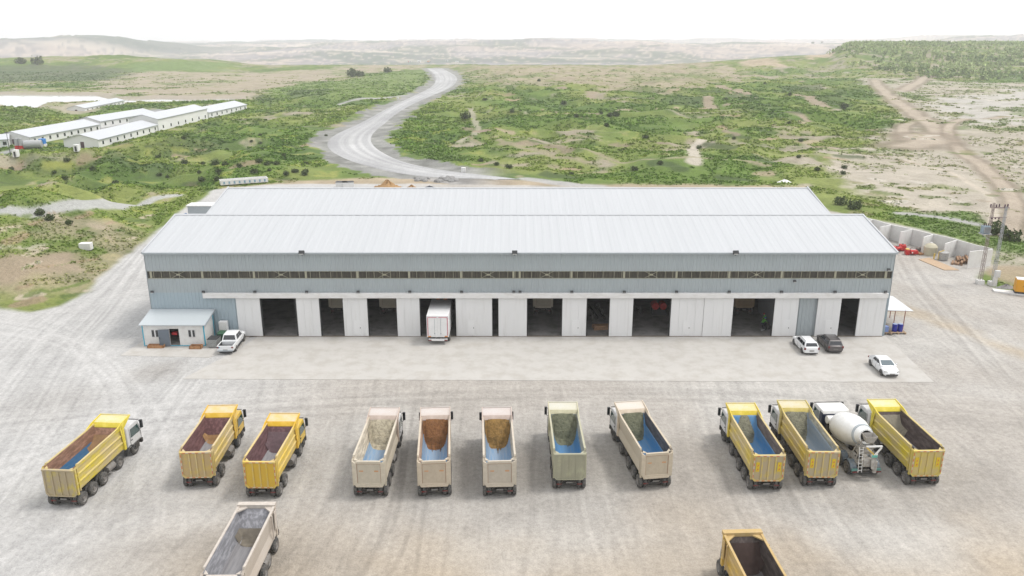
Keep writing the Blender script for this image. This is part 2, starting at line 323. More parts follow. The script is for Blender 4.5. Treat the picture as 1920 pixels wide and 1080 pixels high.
# opencast country beyond the plateau
w = sm(1180, 1320, y+(n110-.5)*300)*(1-sm(-15, 30, x-y*.385)*sm(2300, 1500, y))
b1 = fbm(x*.5, y*1.4, 520, 4, 61); b2 = fbm(x, y, 260, 4, 62)
oc = lerp(rgb(.42, .355, .31), rgb(.27, .26, .27), sm(.45, .62, b1)); oc = lerp(oc, rgb(.08, .125, .08), sm(.52, .62, b2)*.85); oc = lerp(oc, rgb(.62, .54, .46), sm(.60, .7, fbm(x*.4, y*1.6, 300, 3, 63))*.8)
fr_ = (b2*11) % 1; oc = lerp(oc, rgb(.17, .165, .175), sm(.6, .85, fr_)*sm(1., .93, fr_)*.7); oc = lerp(oc, rgb(.56, .47, .39), sm(.0, .08, fr_)*sm(.3, .1, fr_)*.7)
hlm = sm(-1000, -1250, x)*sm(2500, 2900, y); oc = lerp(oc, rgb(.06, .095, .075), hlm*sm(.38, .48, b1)*.85)
C = lerp(C, oc, w); GW *= 1-w
# the yard: pale crushed stone, greyer where lorries stand, warmer at the bottom and on the right
sy = sdpoly(x, y, YARD)+(n5-.5)*1.6+(n14-.5)*2.2
yw = sm(-.8, .8, sy)
yc = lerp(rgb(.43, .40, .365), rgb(.485, .465, .438), sm(.3, .7, n14))
yc = lerp(yc, rgb(.515, .51, .505), sm(-16, -34, x+(n14-.5)*14)*.8)
yc = lerp(yc, rgb(.44, .365, .275), sm(55, 44, y+(n14-.5)*14)*sm(-34, -16, x)*(.65+.6*(n5-.5))*.9)
yc = lerp(yc, rgb(.47, .40, .31), sm(3.5, 0, np.abs(x-52-.42*(98-y))+(n5-.5)*5)*sm(60, 75, y)*sm(112, 100, y)*.8)
yc = lerp(yc, rgb(.46, .385, .29), sm(5, 0, np.abs(x-46)+(n5-.5)*6)*sm(50, 46, y)*.5)
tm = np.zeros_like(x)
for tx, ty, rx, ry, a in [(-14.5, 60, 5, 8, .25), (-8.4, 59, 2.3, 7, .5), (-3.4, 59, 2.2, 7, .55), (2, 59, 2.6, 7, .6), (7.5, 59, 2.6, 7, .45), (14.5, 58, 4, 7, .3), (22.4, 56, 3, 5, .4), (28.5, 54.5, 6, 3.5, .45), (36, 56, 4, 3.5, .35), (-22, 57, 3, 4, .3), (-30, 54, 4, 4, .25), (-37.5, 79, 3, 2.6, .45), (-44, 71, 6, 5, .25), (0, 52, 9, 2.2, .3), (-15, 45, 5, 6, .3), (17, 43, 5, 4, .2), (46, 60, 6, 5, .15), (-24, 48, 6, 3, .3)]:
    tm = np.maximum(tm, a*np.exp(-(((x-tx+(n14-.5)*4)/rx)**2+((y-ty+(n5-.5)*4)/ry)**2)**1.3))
yc = lerp(yc, rgb(.26, .235, .205), tm)  # dirt plus shade round the lorries, painted into the yard colour
# tyre trails
tr = np.zeros_like(x); near = y < 135
def trail(P, wd, amt):
    Q = smooth_line([at(*p) for p in P], 2); xs_ = [q[0] for q in Q]; y_ = [q[1] for q in Q]
    k = np.where(near & (x > min(xs_)-3) & (x < max(xs_)+3) & (y > min(y_)-3) & (y < max(y_)+3))[0]
    if not len(k): return
    d = dline(x[k], y[k], Q)
    for off in (.95,): tr[k] += amt*sm(wd, wd*.3, np.abs(d-off))*(.35+1.1*n14[k])
for i in range(30):
    o = rng.uniform(-1, 1); s_ = rng.choice((-1, 1)); j = lambda a=12: rng.uniform(-a, a)
    trail([(-60+o*60, 900+o*90), (30+o*60+j(), 760+o*60), (110+o*50, 640+o*30+j()), (200+o*30, 560+o*20), (262+o*12, 480), (300+o*10, 440)], rng.uniform(.15, .35), s_*.045)
    trail([(2000, 860+o*120), (1880+o*60, 720+o*60+j()), (1780+o*50, 600+o*30), (1710+o*25, 520), (1680+o*10, 450)], rng.uniform(.15, .35), s_*.045)
for i in range(26):
    px = rng.uniform(60, 1850); py = rng.uniform(925, 1000); s_ = rng.choice((-1, 1)); k = (px-960)*.45
    trail([(px+k+rng.uniform(-60, 60), 1120), (px+k*.3, py+30), (px, py-100), (px-k*.35+rng.uniform(-60, 60), 700)], rng.uniform(.18, .4), s_*.09)
for i in range(12):
    py = rng.uniform(715, 775); s_ = rng.choice((-1, 1)); trail([(-80, py+rng.uniform(60, 200)), (300, py+rng.uniform(0, 50)), (960, py), (1500, py+rng.uniform(-10, 10)), (2000, py+rng.uniform(20, 120))], rng.uniform(.18, .4), s_*.07)
for i in range(12):
    o = rng.uniform(-1, 1); trail([(-100, 612+o*30), (60, 625+o*30), (170+o*50, 660+o*45), (260+o*90, 740+o*70), (300+o*90, 820+o*80), (280+o*150, 1000)], rng.uniform(.15, .35), rng.choice((-1, 1))*.045)
tr = np.clip(tr, -.13, .085)
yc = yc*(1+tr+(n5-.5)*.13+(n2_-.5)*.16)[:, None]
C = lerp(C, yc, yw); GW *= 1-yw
C = np.clip(C*(.80+.20*GW)[:, None], .02, .8)
def grid_obj(name, r0, r1, mt):
    Xr, Yr, Zr = X[r0:r1], Y[r0:r1], Z[r0:r1]; nr_, nc = Xr.shape
    me = bpy.data.meshes.new(name); co = np.stack([Xr, Yr, Zr], -1).reshape(-1, 3).astype(np.float32)
    a = (np.arange(nr_-1)[:, None]*nc+np.arange(nc-1)[None, :]).ravel(); fc = np.stack([a, a+1, a+nc+1, a+nc], -1)
    me.vertices.add(len(co)); me.vertices.foreach_set('co', co.ravel()); me.loops.add(fc.size); me.loops.foreach_set('vertex_index', fc.ravel().astype(np.int32))
    me.polygons.add(len(fc)); me.polygons.foreach_set('loop_start', np.arange(len(fc), dtype=np.int32)*4); me.polygons.foreach_set('use_smooth', np.ones(len(fc), bool))
    at_ = me.attributes.new('land', 'FLOAT_COLOR', 'POINT'); nC = uu.size
    cc = np.concatenate([C, GW[:, None]], 1)[r0*nC:r1*nC].astype(np.float32); at_.data.foreach_set('color', cc.ravel())
    me.materials.append(mt); me.update(calc_edges=True); o = bpy.data.objects.new(name, me); col.objects.link(o); return struct(o)
gm = bpy.data.materials.new('ground_cover_soil'); gm.use_nodes = True; nt = gm.node_tree; L = nt.links.new; b = nt.nodes['Principled BSDF']
b.inputs['Roughness'].default_value = .95; b.inputs['Specular IOR Level'].default_value = .15
at_n = nt.nodes.new('ShaderNodeAttribute'); at_n.attribute_name = 'land'; geo = nt.nodes.new('ShaderNodeNewGeometry')
def tnode(scale, detail=5, stretch=None, rot=0, rough=.6):
    n = nt.nodes.new('ShaderNodeTexNoise'); n.inputs['Scale'].default_value = scale; n.inputs['Detail'].default_value = detail; n.inputs['Roughness'].default_value = rough
    m = nt.nodes.new('ShaderNodeMapping'); m.inputs['Rotation'].default_value = (0, 0, R(rot)); m.inputs['Scale'].default_value = stretch or (1, 1, 1)
    L(geo.outputs['Position'], m.inputs[0]); L(m.outputs[0], n.inputs['Vector']); return n.outputs[0]
def mth(op, a, b_=None):
    n = nt.nodes.new('ShaderNodeMath'); n.operation = op
    for i, v in enumerate((a, b_)):
        if v is None: continue
        if isinstance(v, (int, float)): n.inputs[i].default_value = v
        else: L(v, n.inputs[i])
    return n.outputs[0]
fine = tnode(2.2, 8); mid = tnode(.35, 6); st1 = tnode(1.1, 5, (2.2, .22, 1), 8); st2 = tnode(.9, 5, (2.0, .2, 1), -24)
g1 = mth('ADD', mth('ADD', mth('MULTIPLY', mth('SUBTRACT', fine, .5), .7), mth('MULTIPLY', mth('SUBTRACT', tnode(8, 6, None, 0, .8), .5), 1.1)), mth('MULTIPLY', mth('SUBTRACT', mid, .5), .25))
g2 = mth('MULTIPLY', mth('ADD', mth('SUBTRACT', st1, .5), mth('SUBTRACT', st2, .5)), .22)
tot = mth('ADD', mth('ADD', 1.0, g1), g2)
vm = nt.nodes.new('ShaderNodeVectorMath'); vm.operation = 'SCALE'; L(at_n.outputs['Color'], vm.inputs[0]); L(tot, vm.inputs['Scale'])
# grass: extra leaf-green/straw mottling
gn = tnode(.9, 7, None, 0, .7); mr = nt.nodes.new('ShaderNodeMapRange'); mr.inputs[1].default_value = .5; mr.inputs[2].default_value = .68; L(gn, mr.inputs[0])
mx = nt.nodes.new('ShaderNodeMix'); mx.data_type = 'RGBA'; L(mth('MULTIPLY', mth('MULTIPLY', mr.outputs[0], at_n.outputs['Alpha']), .55), mx.inputs[0])
L(vm.outputs[0], mx.inputs[6]); mx.inputs[7].default_value = (.05, .08, .022, 1); L(mx.outputs[2], b.inputs['Base Color'])
bp = nt.nodes.new('ShaderNodeBump'); bp.inputs['Strength'].default_value = .55; bp.inputs['Distance'].default_value = .22
L(mth('ADD', mth('ADD', fine, mth('MULTIPLY', st1, .5)), mth('MULTIPLY', gn, 1.5)), bp.inputs['Height']); L(bp.outputs[0], b.inputs['Normal'])
ksplit = int(np.argmax(ys > 1330))
grid_obj('ground', 0, ksplit+1, gm); grid_obj('hills', ksplit, len(ys), gm)

# haul road: graded pale gravel ribbon with wheel-polished lanes
nA = 44; rl, rr_ = np.array(smooth_line(road_l, 1)), np.array(smooth_line(road_r, 1)); T_ = np.linspace(0, 1, nA)
RP = rl[:, None, :]+(rr_-rl)[:, None, :]*T_[None, :, None]; rc_ = (rl+rr_)/2; rz0 = H(rc_[:, 0], rc_[:, 1]); RZ = rz0[:, None]-.12+.42*np.clip(np.sin(math.pi*T_), 0, .55)[None, :]
MB_ = MB(); MB_.loft([[(RP[k, i, 0], RP[k, i, 1], RZ[k, i]) for i in range(nA)] for k in range(len(rl))], close=False)
ro = struct(MB_.build('road', gm, None, True, fixn=False)); fx_, fy_ = RP[..., 0].ravel(), RP[..., 1].ravel(); tt_ = np.tile(T_, len(rl)); sl_ = np.repeat(np.cumsum(np.r_[0, np.hypot(*np.diff(rc_, axis=0).T)]), nA)
band = fbm(tt_*16, sl_*.006, 1.0, 4, 55); dirt = fbm(fx_, fy_, 14, 3, 57)
rcx = lerp(rgb(.32, .32, .325), rgb(.405, .405, .405), sm(.3, .7, band)); rcx = rcx*(.8+.4*dirt)[:, None]; e_ = sm(.13, .02, np.minimum(tt_, 1-tt_)+(dirt-.5)*.12); rcx = lerp(rcx, rgb(.235, .23, .23), e_)
la = ro.data.attributes.new('land', 'FLOAT_COLOR', 'POINT'); la.data.foreach_set('color', np.concatenate([rcx, np.zeros((len(rcx), 1))], 1).astype(np.float32).ravel())
wt = mat('lake_water', (.55, .58, .58), .06, var=.03, scale=.05, spec=1.0)
w_ = MB(); w_.quad((-1500, 380, -4.5), (120, 380, -4.5), (120, 760, -4.5), (-1500, 760, -4.5)); struct(w_.build('water', wt))
# concrete apron and hut slab
m_apron = mat('apron_concrete', (.545, .525, .495), .9, var=.07, scale=.35, c2=(.44, .41, .37), c2amt=.6, spec=.2, bump=.15, bscale=8)
AP = [at(352, 713), at(1747, 716), at(1655, 631.5)]
m = MB(); m.prism([(-34.6, 77.0), (43.9, 76.15), (44.9, 89.75), (-30.5, 89.75), (-31.2, 86)], -.3, .035, axis='z'); struct(m.build('concrete_apron', m_apron))
m = MB(); m.prism([(-44.2, 83.5), (-34.0, 82.9), (-31.4, 85.9), (-31.5, 89.68), (-43.4, 89.68)], -.3, .028, axis='z'); struct(m.build('pavement', m_apron))
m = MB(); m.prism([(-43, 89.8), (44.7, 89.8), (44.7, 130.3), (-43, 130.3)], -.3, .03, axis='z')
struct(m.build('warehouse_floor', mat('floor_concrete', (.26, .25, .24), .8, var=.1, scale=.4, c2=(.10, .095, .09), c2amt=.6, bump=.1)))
# ---------------------------------------------------------------- warehouse
XL, XR, YF, ZE, ZR = -42.9, 44.7, 89.72, 10.35, 12.62
m_clad = mat('clad_blue_grey', (.415, .46, .48), .5, var=.05, scale=.15, c2=(.37, .40, .42), c2amt=.35, spec=.4, stretch=(1, 1, .3))
m_clad2 = mat('clad_low_blue', (.39, .47, .52), .5, var=.04, scale=.15, spec=.4)
m_roof = mat('roof_white_metal', (.53, .545, .565), .6, var=.05, scale=.9, c2=(.49, .505, .525), c2amt=.35, spec=.3, stretch=(1, .045, .05))
m_white = mat('white_panel', (.80, .80, .80), .6, var=.04, scale=.4, c2=(.52, .50, .47), c2amt=.45, stretch=(3, 3, .25), lo=.55, hi=.75)
m_beam = mat('header_white', (.82, .81, .80), .6, var=.03, scale=.5, c2=(.55, .52, .48), c2amt=.3, stretch=(1, 1, 3))
m_dark = mat('dark_metal', (.045, .047, .05), .6, var=.2, scale=4)
m_steel = mat('beige_steel', (.40, .385, .29), .6, var=.08, scale=2)
m_pane = mat('smoked_sheet', (.05, .046, .038), .35, var=.45, scale=1.2, c2=(.13, .118, .09), c2amt=.7, stretch=(2.2, 1, .25), spec=.4)
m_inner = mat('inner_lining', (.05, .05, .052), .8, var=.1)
m_glassk = mat('dark_glass', (.02, .024, .03), .08, var=.1, spec=.8)
m_lens = mat('lamp_lens', (.5, .5, .48), .2)
m_trim = mat('trim_grey', (.42, .46, .49), .5)
wh = thing('warehouse', 'long white-roofed blue-grey warehouse with a row of tall white sliding doors', 'warehouse', (0, 0, 0))
def corr(x0, x1, p0, p1, pitch, dep, nrm, mt, name, parent):
    xs_, off = [], []; x_ = x0; k = 0
    pat = [(0, 0), (.55, 0), (.65, 1), (.9, 1)]
    while x_ < x1-1e-4:
        for a, d in pat:
            if x_+a*pitch < x1: xs_.append(x_+a*pitch); off.append(d*dep)
        x_ += pitch
    xs_.append(x1); off.append(0)
    m = MB(); m.loft([[(q, p[0]+nrm[0]*d, p[1]+nrm[1]*d) for q, d in zip(xs_, off)] for p in (p0, p1)], close=False)
    return m.build(name, mt, parent, fixn=False)
corr(XL, XR, (YF, 8.12), (YF, ZE), .42, .05, (-1, 0), m_clad, 'upper_wall', wh)
corr(XL, XR, (YF, 5.5), (YF, 7.22), .42, .05, (-1, 0), m_clad, 'middle_wall', wh)
corr(XL, -32.75, (YF, 0), (YF, 5.5), .42, .05, (-1, 0), m_clad2, 'lower_wall', wh)
DX = lambda px, py=629.: (px-960)*(YF*math.cos(TH)+HC*math.sin(TH))/F
corr(44.42, XR, (YF, 0), (YF, 5.5), .14, .05, (-1, 0), m_clad2, 'corner_wall', wh)
m = MB(); m.bb(DX(1490), DX(1525), YF+.05, YF+.09, 0, 5.5)
corr(DX(1489), DX(1526), (YF+.12, 0), (YF+.12, 5.5), .42, .05, (-1, 0), m_clad, 'blue_wall_panel', wh)
for X_ in (XL, XR):
    m = MB(); m.prism([(YF, 0), (130, 0), (130, ZE), (119.8, ZR-.1), (109.7, ZE), (99.92, ZR), (YF, ZE)], X_-.04, X_+.04); m.build('side_wall', m_clad, wh)
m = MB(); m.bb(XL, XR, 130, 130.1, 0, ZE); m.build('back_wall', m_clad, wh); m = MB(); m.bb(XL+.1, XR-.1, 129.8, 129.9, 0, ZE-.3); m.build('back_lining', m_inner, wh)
def roof_slope(y0, z0, y1, z1, name, up=1):
    n = Vector((0, -(z1-z0), (y1-y0))).normalized()
    corr(XL-.05, XR+.05, (y0, z0), (y1, z1), 1.0, .018, (n.y, n.z), m_roof, name, wh)
roof_slope(YF-.28, ZE+.08, 99.92, ZR+.1, 'front_roof_slope'); m = MB(); m.loft([[(XL+.1, yy, zz), (XR-.1, yy, zz)] for yy, zz in ((YF+.2, ZE-.25), (99.9, ZR-.25), (109.6, ZE-.25), (119.6, ZR-.3), (129.9, ZE-.3))], close=False); m.build('ceiling_dark_sheet', m_inner, wh, fixn=False)  # unseen dark sheet under the roof, added to dim the hall
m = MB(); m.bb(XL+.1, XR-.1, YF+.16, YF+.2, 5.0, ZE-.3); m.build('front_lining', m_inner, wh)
roof_slope(99.92, ZR+.1, 109.6, ZE+.2, 'roof_slope')
roof_slope(109.6, ZE+.2, 119.6, ZR-.02, 'rear_roof_slope'); roof_slope(119.6, ZR-.02, 130.2, ZE+.05, 'roof_slope')
m = MB(); m.bb(XL-.06, XR+.06, YF-.34, YF-.27, ZE-.12, ZE+.1); m.build('eave_gutter', m_trim, wh)
for yb, zb in ((99.92, ZR+.155), (119.6, ZR+.035)):
    m = MB(); m.prism([(yb-.32, zb-.05), (yb, zb+.045), (yb+.32, zb-.05), (yb+.3, zb-.09), (yb, zb), (yb-.3, zb-.09)], XL-.07, XR+.07); m.build('ridge_cap', m_roof, wh)
for X_ in (XL-.08, XR+.08):
    for yb in (YF, 109.6):
        m = MB(); y0 = yb-.3 if yb == YF else yb
        m.loft([[(X_-.1, y0, ZE-.08), (X_+.1, y0, ZE-.08), (X_+.1, y0, ZE+.2), (X_-.1, y0, ZE+.2)], [(X_-.1, yb+10.2, ZR-.1), (X_+.1, yb+10.2, ZR-.1), (X_+.1, yb+10.2, ZR+.2), (X_-.1, yb+10.2, ZR+.2)]]); m.build('gable_trim', m_roof, wh)
# translucent strip
m = MB(); m.bb(XL+.1, XR-.1, YF+.10, YF+.13, 7.24, 8.1)
wb = m.build('window_band', m_pane, wh)
cols = [DX(q, 0)*1. for q in (287, 382.7, 479, 575.7, 671.7, 768.3, 865, 962.7, 974.3, 1071, 1169, 1266.7, 1365, 1462.7, 1562.7, 1661)]
sc_ = (YF*math.cos(TH)+(HC-5.6)*math.sin(TH))/F; cols = [(q-960)*sc_ for q in (287, 382.7, 479, 575.7, 671.7, 768.3, 865, 962.7, 974.3, 1071, 1169, 1266.7, 1365, 1462.7, 1562.7, 1657)]
m = MB(); m.bb(XL+.1, XR-.1, YF+.0, YF+.09, 7.2, 7.27); m.bb(XL+.1, XR-.1, YF+.0, YF+.09, 8.08, 8.14)
for c_ in cols: m.bb(c_-.12, c_+.12, YF+.03, YF+.1, 7.27, 8.08)
m.build('band_frame', m_steel, wh)
for i, c_ in enumerate(cols):
    if i in (0, 2, 4, 6, 8, 10, 12, 14):
        d_ = cols[i+1] if i < 15 else XR; mid_ = (c_+d_)/2 if i != 6 else c_+3; mid_ = c_+3.2; m = MB()
        for s1 in (-1, 1): m.cyl((mid_-.75, YF+.06, 7.68-s1*.38), (mid_+.75, YF+.06, 7.68+s1*.38), .026, n=6)
        m.bb(mid_-.2, mid_+.2, YF+.02, YF+.07, 7.58, 7.78); m.build('cross_brace', m_steel, wh)
m = MB(); xq = XL+.8
while xq < XR: m.bb(xq-.02, xq+.02, YF+.05, YF+.1, 7.27, 8.08); xq += rng.choice((.9, 1.1, 1.3, 1.0))
m.build('mullions', m_steel, wh)
# header beam and lamps
hx0 = (382-960)*sc_; m = MB(); m.bb(hx0, 44.35, YF-.5, YF-.06, 4.93, 5.52)
m.build('door_header', m_beam, wh, bevel=.02)
lampm = MB(); lampm.box((0, 0, 0), (.34, .16, .26), 0, Matrix.Rotation(R(-35), 3, 'X')); lampm.cyl((0, .05, 0), (0, .32, -.02), .03, n=6); lampm.box((0, -.09, -.05), (.28, .02, .2), 1, Matrix.Rotation(R(-35), 3, 'X'))
lme = lampm.mesh('wall_light', [m_dark, m_lens])
for c_ in cols: inst('wall_light', lme, wh, (c_+.05, YF-.36, 5.7))
inst('wall_light', lme, wh, (DX(1477), YF-.3, 7.0)); inst('wall_light', lme, wh, (XR-.7, YF-.3, 8.4))
fm = MB(); fm.box((0, -.1, .05), (.62, .3, .4), 0, Matrix.Rotation(R(-30), 3, 'X')); fm.bb(-.04, .04, -.05, .35, -.35, -.1); fm.box((0, -.27, -.02), (.5, .02, .3), 1, Matrix.Rotation(R(-30), 3, 'X'))
fme = fm.mesh('floodlight', [m_dark, m_lens])
for q in (568, 965, 1377):
    inst('floodlight', fme, wh, ((q-960)*(YF*math.cos(TH)+(HC-10.4)*math.sin(TH))/F, YF-.5, ZE+.15))
# sliding doors
doors = [(450, 494, 0), (561.5, 603.5, 0), (647.3, 692, 1), (746.7, 789, 0), (856, 923, 1), (935, 987.5, 0), (1053.3, 1098, 1), (1141, 1184, 0), (1254.7, 1315, 1), (1315.3, 1369, 0), (1446, 1490, 1), (1525, 1568, 1), (1602, 1652, 0)]
for i, (a, b_, wk) in enumerate(doors):
    x0, x1 = DX(a), DX(b_); yo = YF-.16-(.07 if i % 2 else 0); mm = MB()
    n = max(2, round((x1-x0)/1.0)); w_ = (x1-x0)/n
    for k in range(n):
        mm.bb(x0+k*w_+.006, x0+(k+1)*w_-.006, yo, yo+.055+(.008 if k % 2 else 0), .08, 4.98)
    mm.bb(x0, x1, yo-.02, yo+.0, .05, .22); mm.bb(x0, x1, yo+.06, yo+.09, .1, 4.9)
    d = mm.build('sliding_door', m_white, wh)
    if wk:
        cx = x0+(.36 if a not in (856,) else .28)*(x1-x0)+.55; w = MB(); w.bb(cx-.42, cx+.42, yo-.035, yo-.003, .22, 2.12)
        wd = w.build('wicket_door', mat('wicket_white', (.83, .83, .83), .5, var=.02), d, bevel=.01)
        w = MB(); w.bb(cx+.3, cx+.36, yo-.07, yo-.035, 1.05, 1.2); w.build('handle', m_dark, wd)
# rust-brown rails at floor and dark track
m = MB(); m.bb(DX(450), 44.4, YF-.3, YF-.05, .036, .075); m.build('door_track', mat('rust_track', (.20, .16, .12), .8, var=.3, scale=2), wh)
for q in (495, 559, 561, 604, 647, 692, 746, 789.5, 856, 923, 935, 988, 1053, 1098, 1141, 1184, 1254, 1369.5, 1446, 1490, 1568, 1602):
    m = MB(); m.bb(DX(q)-.07, DX(q)+.07, YF+.0, YF+.12, 0, 5); m.build('door_post', m_dark, wh)
for c_ in cols:
    m = MB(); m.bb(c_-.15, c_+.15, 109.45, 109.75, 0, 10.3); m.build('column', m_inner, wh)

# ---------------------------------------------------------------- site hut
m_hutw = mat('hut_white', (.80, .795, .78), .6, var=.03, scale=1, c2=(.55, .53, .5), c2amt=.3)
m_cyan = mat('cyan_trim', (.07, .45, .62), .5)
hut = thing('site_hut', 'small white site hut with cyan corner posts and an open grey door', 'hut', (-39.2, 88, 0))
def hb(x0, x1, y0, y1, z0, z1, name, mt, parent=hut, **k):
    m = MB(); m.bb(x0+39.2, x1+39.2, y0-88, y1-88, z0, z1); return m.build(name, mt, parent, **k)
hb(-42.7, -39.65, 86.42, 86.52, .04, 2.62, 'front_wall', m_hutw); hb(-38.55, -35.62, 86.42, 86.52, .04, 2.62, 'front_wall', m_hutw); hb(-39.65, -38.55, 86.42, 86.52, 2.15, 2.62, 'door_lintel', m_hutw)
hb(-42.7, -42.6, 86.53, 89.6, .04, 2.62, 'side_wall', m_hutw)
m = MB(); m.prism([(86.42-88, .04), (89.6-88, .04), (89.6-88, 3.3), (86.42-88, 2.62)], -35.62+39.2-.1, -35.62+39.2); m.build('side_wall', m_hutw, hut)
for X_ in (-42.75, -35.68): hb(X_, X_+.11, 86.38, 86.46, .04, 2.6, 'corner_trim', m_cyan)
hb(-35.62, -35.57, 89.3, 89.5, .04, 3.2, 'corner_trim', m_cyan); hb(-42.6, -35.7, 86.38, 86.41, .04, .12, 'base_trim', m_cyan)
m = MB(); xr0, xr1 = -42.95+39.2, -35.3+39.2
m.loft([[(xr0, 86.1-88, 2.62), (xr1, 86.1-88, 2.62), (xr1, 86.1-88, 2.72), (xr0, 86.1-88, 2.72)], [(xr0, 89.6-88, 3.38), (xr1, 89.6-88, 3.38), (xr1, 89.6-88, 3.48), (xr0, 89.6-88, 3.48)]])
m.build('roof', mat('hut_roof', (.52, .565, .59), .45, var=.03), hut)
m = MB(); m.loft([[(xr1, 86.08-88, 2.56), (xr1+.04, 86.08-88, 2.56), (xr1+.04, 86.08-88, 2.78), (xr1, 86.08-88, 2.78)], [(xr1, 89.6-88, 3.3), (xr1+.04, 89.6-88, 3.3), (xr1+.04, 89.6-88, 3.54), (xr1, 89.6-88, 3.54)]]); m.build('verge_trim', m_trim, hut)
for cx in (-41.3, -37.05):
    f = hb(cx-.42, cx+.42, 86.36, 86.42, 1.1, 2.08, 'window', mat('window_frame_white', (.75, .75, .75), .4, var=.02))
    hb(cx-.36, cx-.08, 86.345, 86.357, 1.18, 2.0, 'pane', m_glassk, f); hb(cx+.1, cx+.36, 86.345, 86.357, 1.18, 2.0, 'pane', m_glassk, f)
m = MB(); m.box((-.62, 0, 0), (1.2, .05, 2.05)); d = m.build('door', mat('door_grey', (.16, .19, .23), .5, var=.05), hut); d.location = (-39.62+39.2, 86.30-88, 1.08); d.rotation_euler = (0, 0, R(6))
m = MB(); m.bb(-1.14, -1.08, -.08, -.03, -.1, .1); m.build('handle', m_dark, d)
hb(-42.6, -35.7, 89.4, 89.5, .04, 2.6, 'back_wall', m_dark)
hb(-39.6, -39.0, 86.9, 87.3, 1.2, 1.5, 'red_shelf', mat('red_box_paint', (.5, .02, .03), .5))
m_pal = mat('orange_timber', (.42, .20, .09), .8, var=.2, scale=3, c2=(.5, .33, .18), c2amt=.5)
def tray(name, label, x_, y_, w, d, rz):
    o = thing(name, label, 'planter', (x_, y_, .03), rz); m = MB()
    m.bb(-w/2, w/2, -d/2, -d/2+.05, 0, .34); m.bb(-w/2, w/2, d/2-.05, d/2, 0, .34); m.bb(-w/2, -w/2+.05, -d/2, d/2, 0, .34); m.bb(w/2-.05, w/2, -d/2, d/2, 0, .34)
    m.build('frame', m_pal, o); m = MB(); m.bb(-w/2+.05, w/2-.05, -d/2+.05, d/2-.05, .02, .12); m.build('soil', mat('tray_soil', (.16, .09, .05), .9, var=.3, scale=6), o)
tray('planter_box', 'long low wooden box on the slab left of the hut door', -41.15, 85.95, 1.85, .6, 0)
tray('planter_box', 'short low wooden box on the slab right of the hut door', -36.45, 85.75, 1.35, .75, 0)
# bins and cabinet between hut and pickup
m_bing = mat('bin_grey', (.34, .36, .36), .5, var=.15, scale=4, c2=(.2, .16, .13), c2amt=.5)
m_bindk = mat('bin_green', (.045, .12, .07), .55, var=.1)
def binn(label, x_, y_, w, d, h, mt, lid):
    o = thing('waste_bin', label, 'bin', (x_, y_, .035), R(-3)); m = MB(); m.box((0, 0, h/2+.08), (w*.92, d*.92, h), taper=1.08); m.build('body', mt, o, bevel=.03)
    if lid: m = MB(); m.prism([(-d/2, h+.08), (d/2, h+.08), (d*.35, h+.2), (-d*.35, h+.2)], -w/2, w/2); m.build('lid', mt, o, bevel=.02)
    else: m = MB(); m.bb(-w/2, w/2, -d/2, d/2, h+.08, h+.13); m.build('dirty_contents', m_dark, o)
    for sx in (-1, 1):
        for sy_ in (-1, 1): m = MB(); m.cyl((sx*w*.35-.03, sy_*d*.35, .08), (sx*w*.35+.03, sy_*d*.35, .08), .08, n=10); m.build('castor', m_dark, o)
binn('open grey metal waste container beside the hut', -34.55, 86.35, 1.15, 1.3, .95, m_bing, False)
binn('dark green lidded bin behind the grey waste container', -34.05, 87.75, .85, 1.15, 1.1, m_bindk, True)
cab = thing('metal_cabinet', 'tall white metal cabinet against the warehouse wall by the hut', 'cabinet', (-34.3, 89.1, .035)); m = MB(); m.box((0, 0, 1.05), (.95, .6, 2.1)); m.build('case', m_white, cab, bevel=.02)
m = MB(); m.bb(-.44, -.01, -.325, -.305, .1, 2.0); m.bb(.01, .44, -.325, -.305, .1, 2.0); m.build('doors', m_hutw, cab)
tk = MB(); tk.lathe((0, 0, 0), (0, 0, 1), [(0, .02), (0, .3), (.55, .32), (.62, .25), (.66, .12), (.66, .01)], 16); t_ = tk.build('water_butt', m_hutw, None, True); t_.location = (-33.2, 89.0, .035); tag(t_, 'small round white plastic tank at the foot of the wall behind the pickup', 'tank')

# ---------------------------------------------------------------- lorry kit
m_tyre = mat('tyre_rubber', (.05, .052, .056), .85, var=.2, scale=6, c2=(.19, .175, .155), c2amt=.75, lo=.4, hi=.6)
m_rim = mat('rim_grey', (.24, .23, .22), .6, var=.2, scale=5, c2=(.17, .13, .10), c2amt=.5)
m_chas = mat('chassis_dark', (.04, .038, .037), .7, var=.3, scale=3, c2=(.14, .12, .10), c2amt=.6)
m_red = mat('tail_red', (.20, .02, .02), .5, c2=(.12, .10, .09), c2amt=.7); m_redtape = mat('red_tape', (.62, .13, .08), .5, var=.15); m_whtape = mat('white_tape', (.6, .55, .5), .5)
m_orange = mat('orange_lens', (.75, .25, .03), .4); m_chip = mat('number_plate', (.22, .21, .2), .7)
m_yplate = mat('yellow_warning', (.72, .52, .02), .5, var=.1)
def tyre_mesh(r, w, dual=False, n=26):
    m = MB()
    for o_ in ((-.19, .19) if dual else (0,)):
        m.lathe((o_, 0, 0), (1, 0, 0), [(-w/2, r*.56), (-w/2-.005, r*.72), (-w/2+.01, r*.9), (-w/2+.05, r*.985), (-w*.2, r), (w*.2, r), (w/2-.05, r*.985), (w/2-.01, r*.9), (w/2+.005, r*.72), (w/2, r*.56)], n)
    return m.mesh('tyre', m_tyre, True)
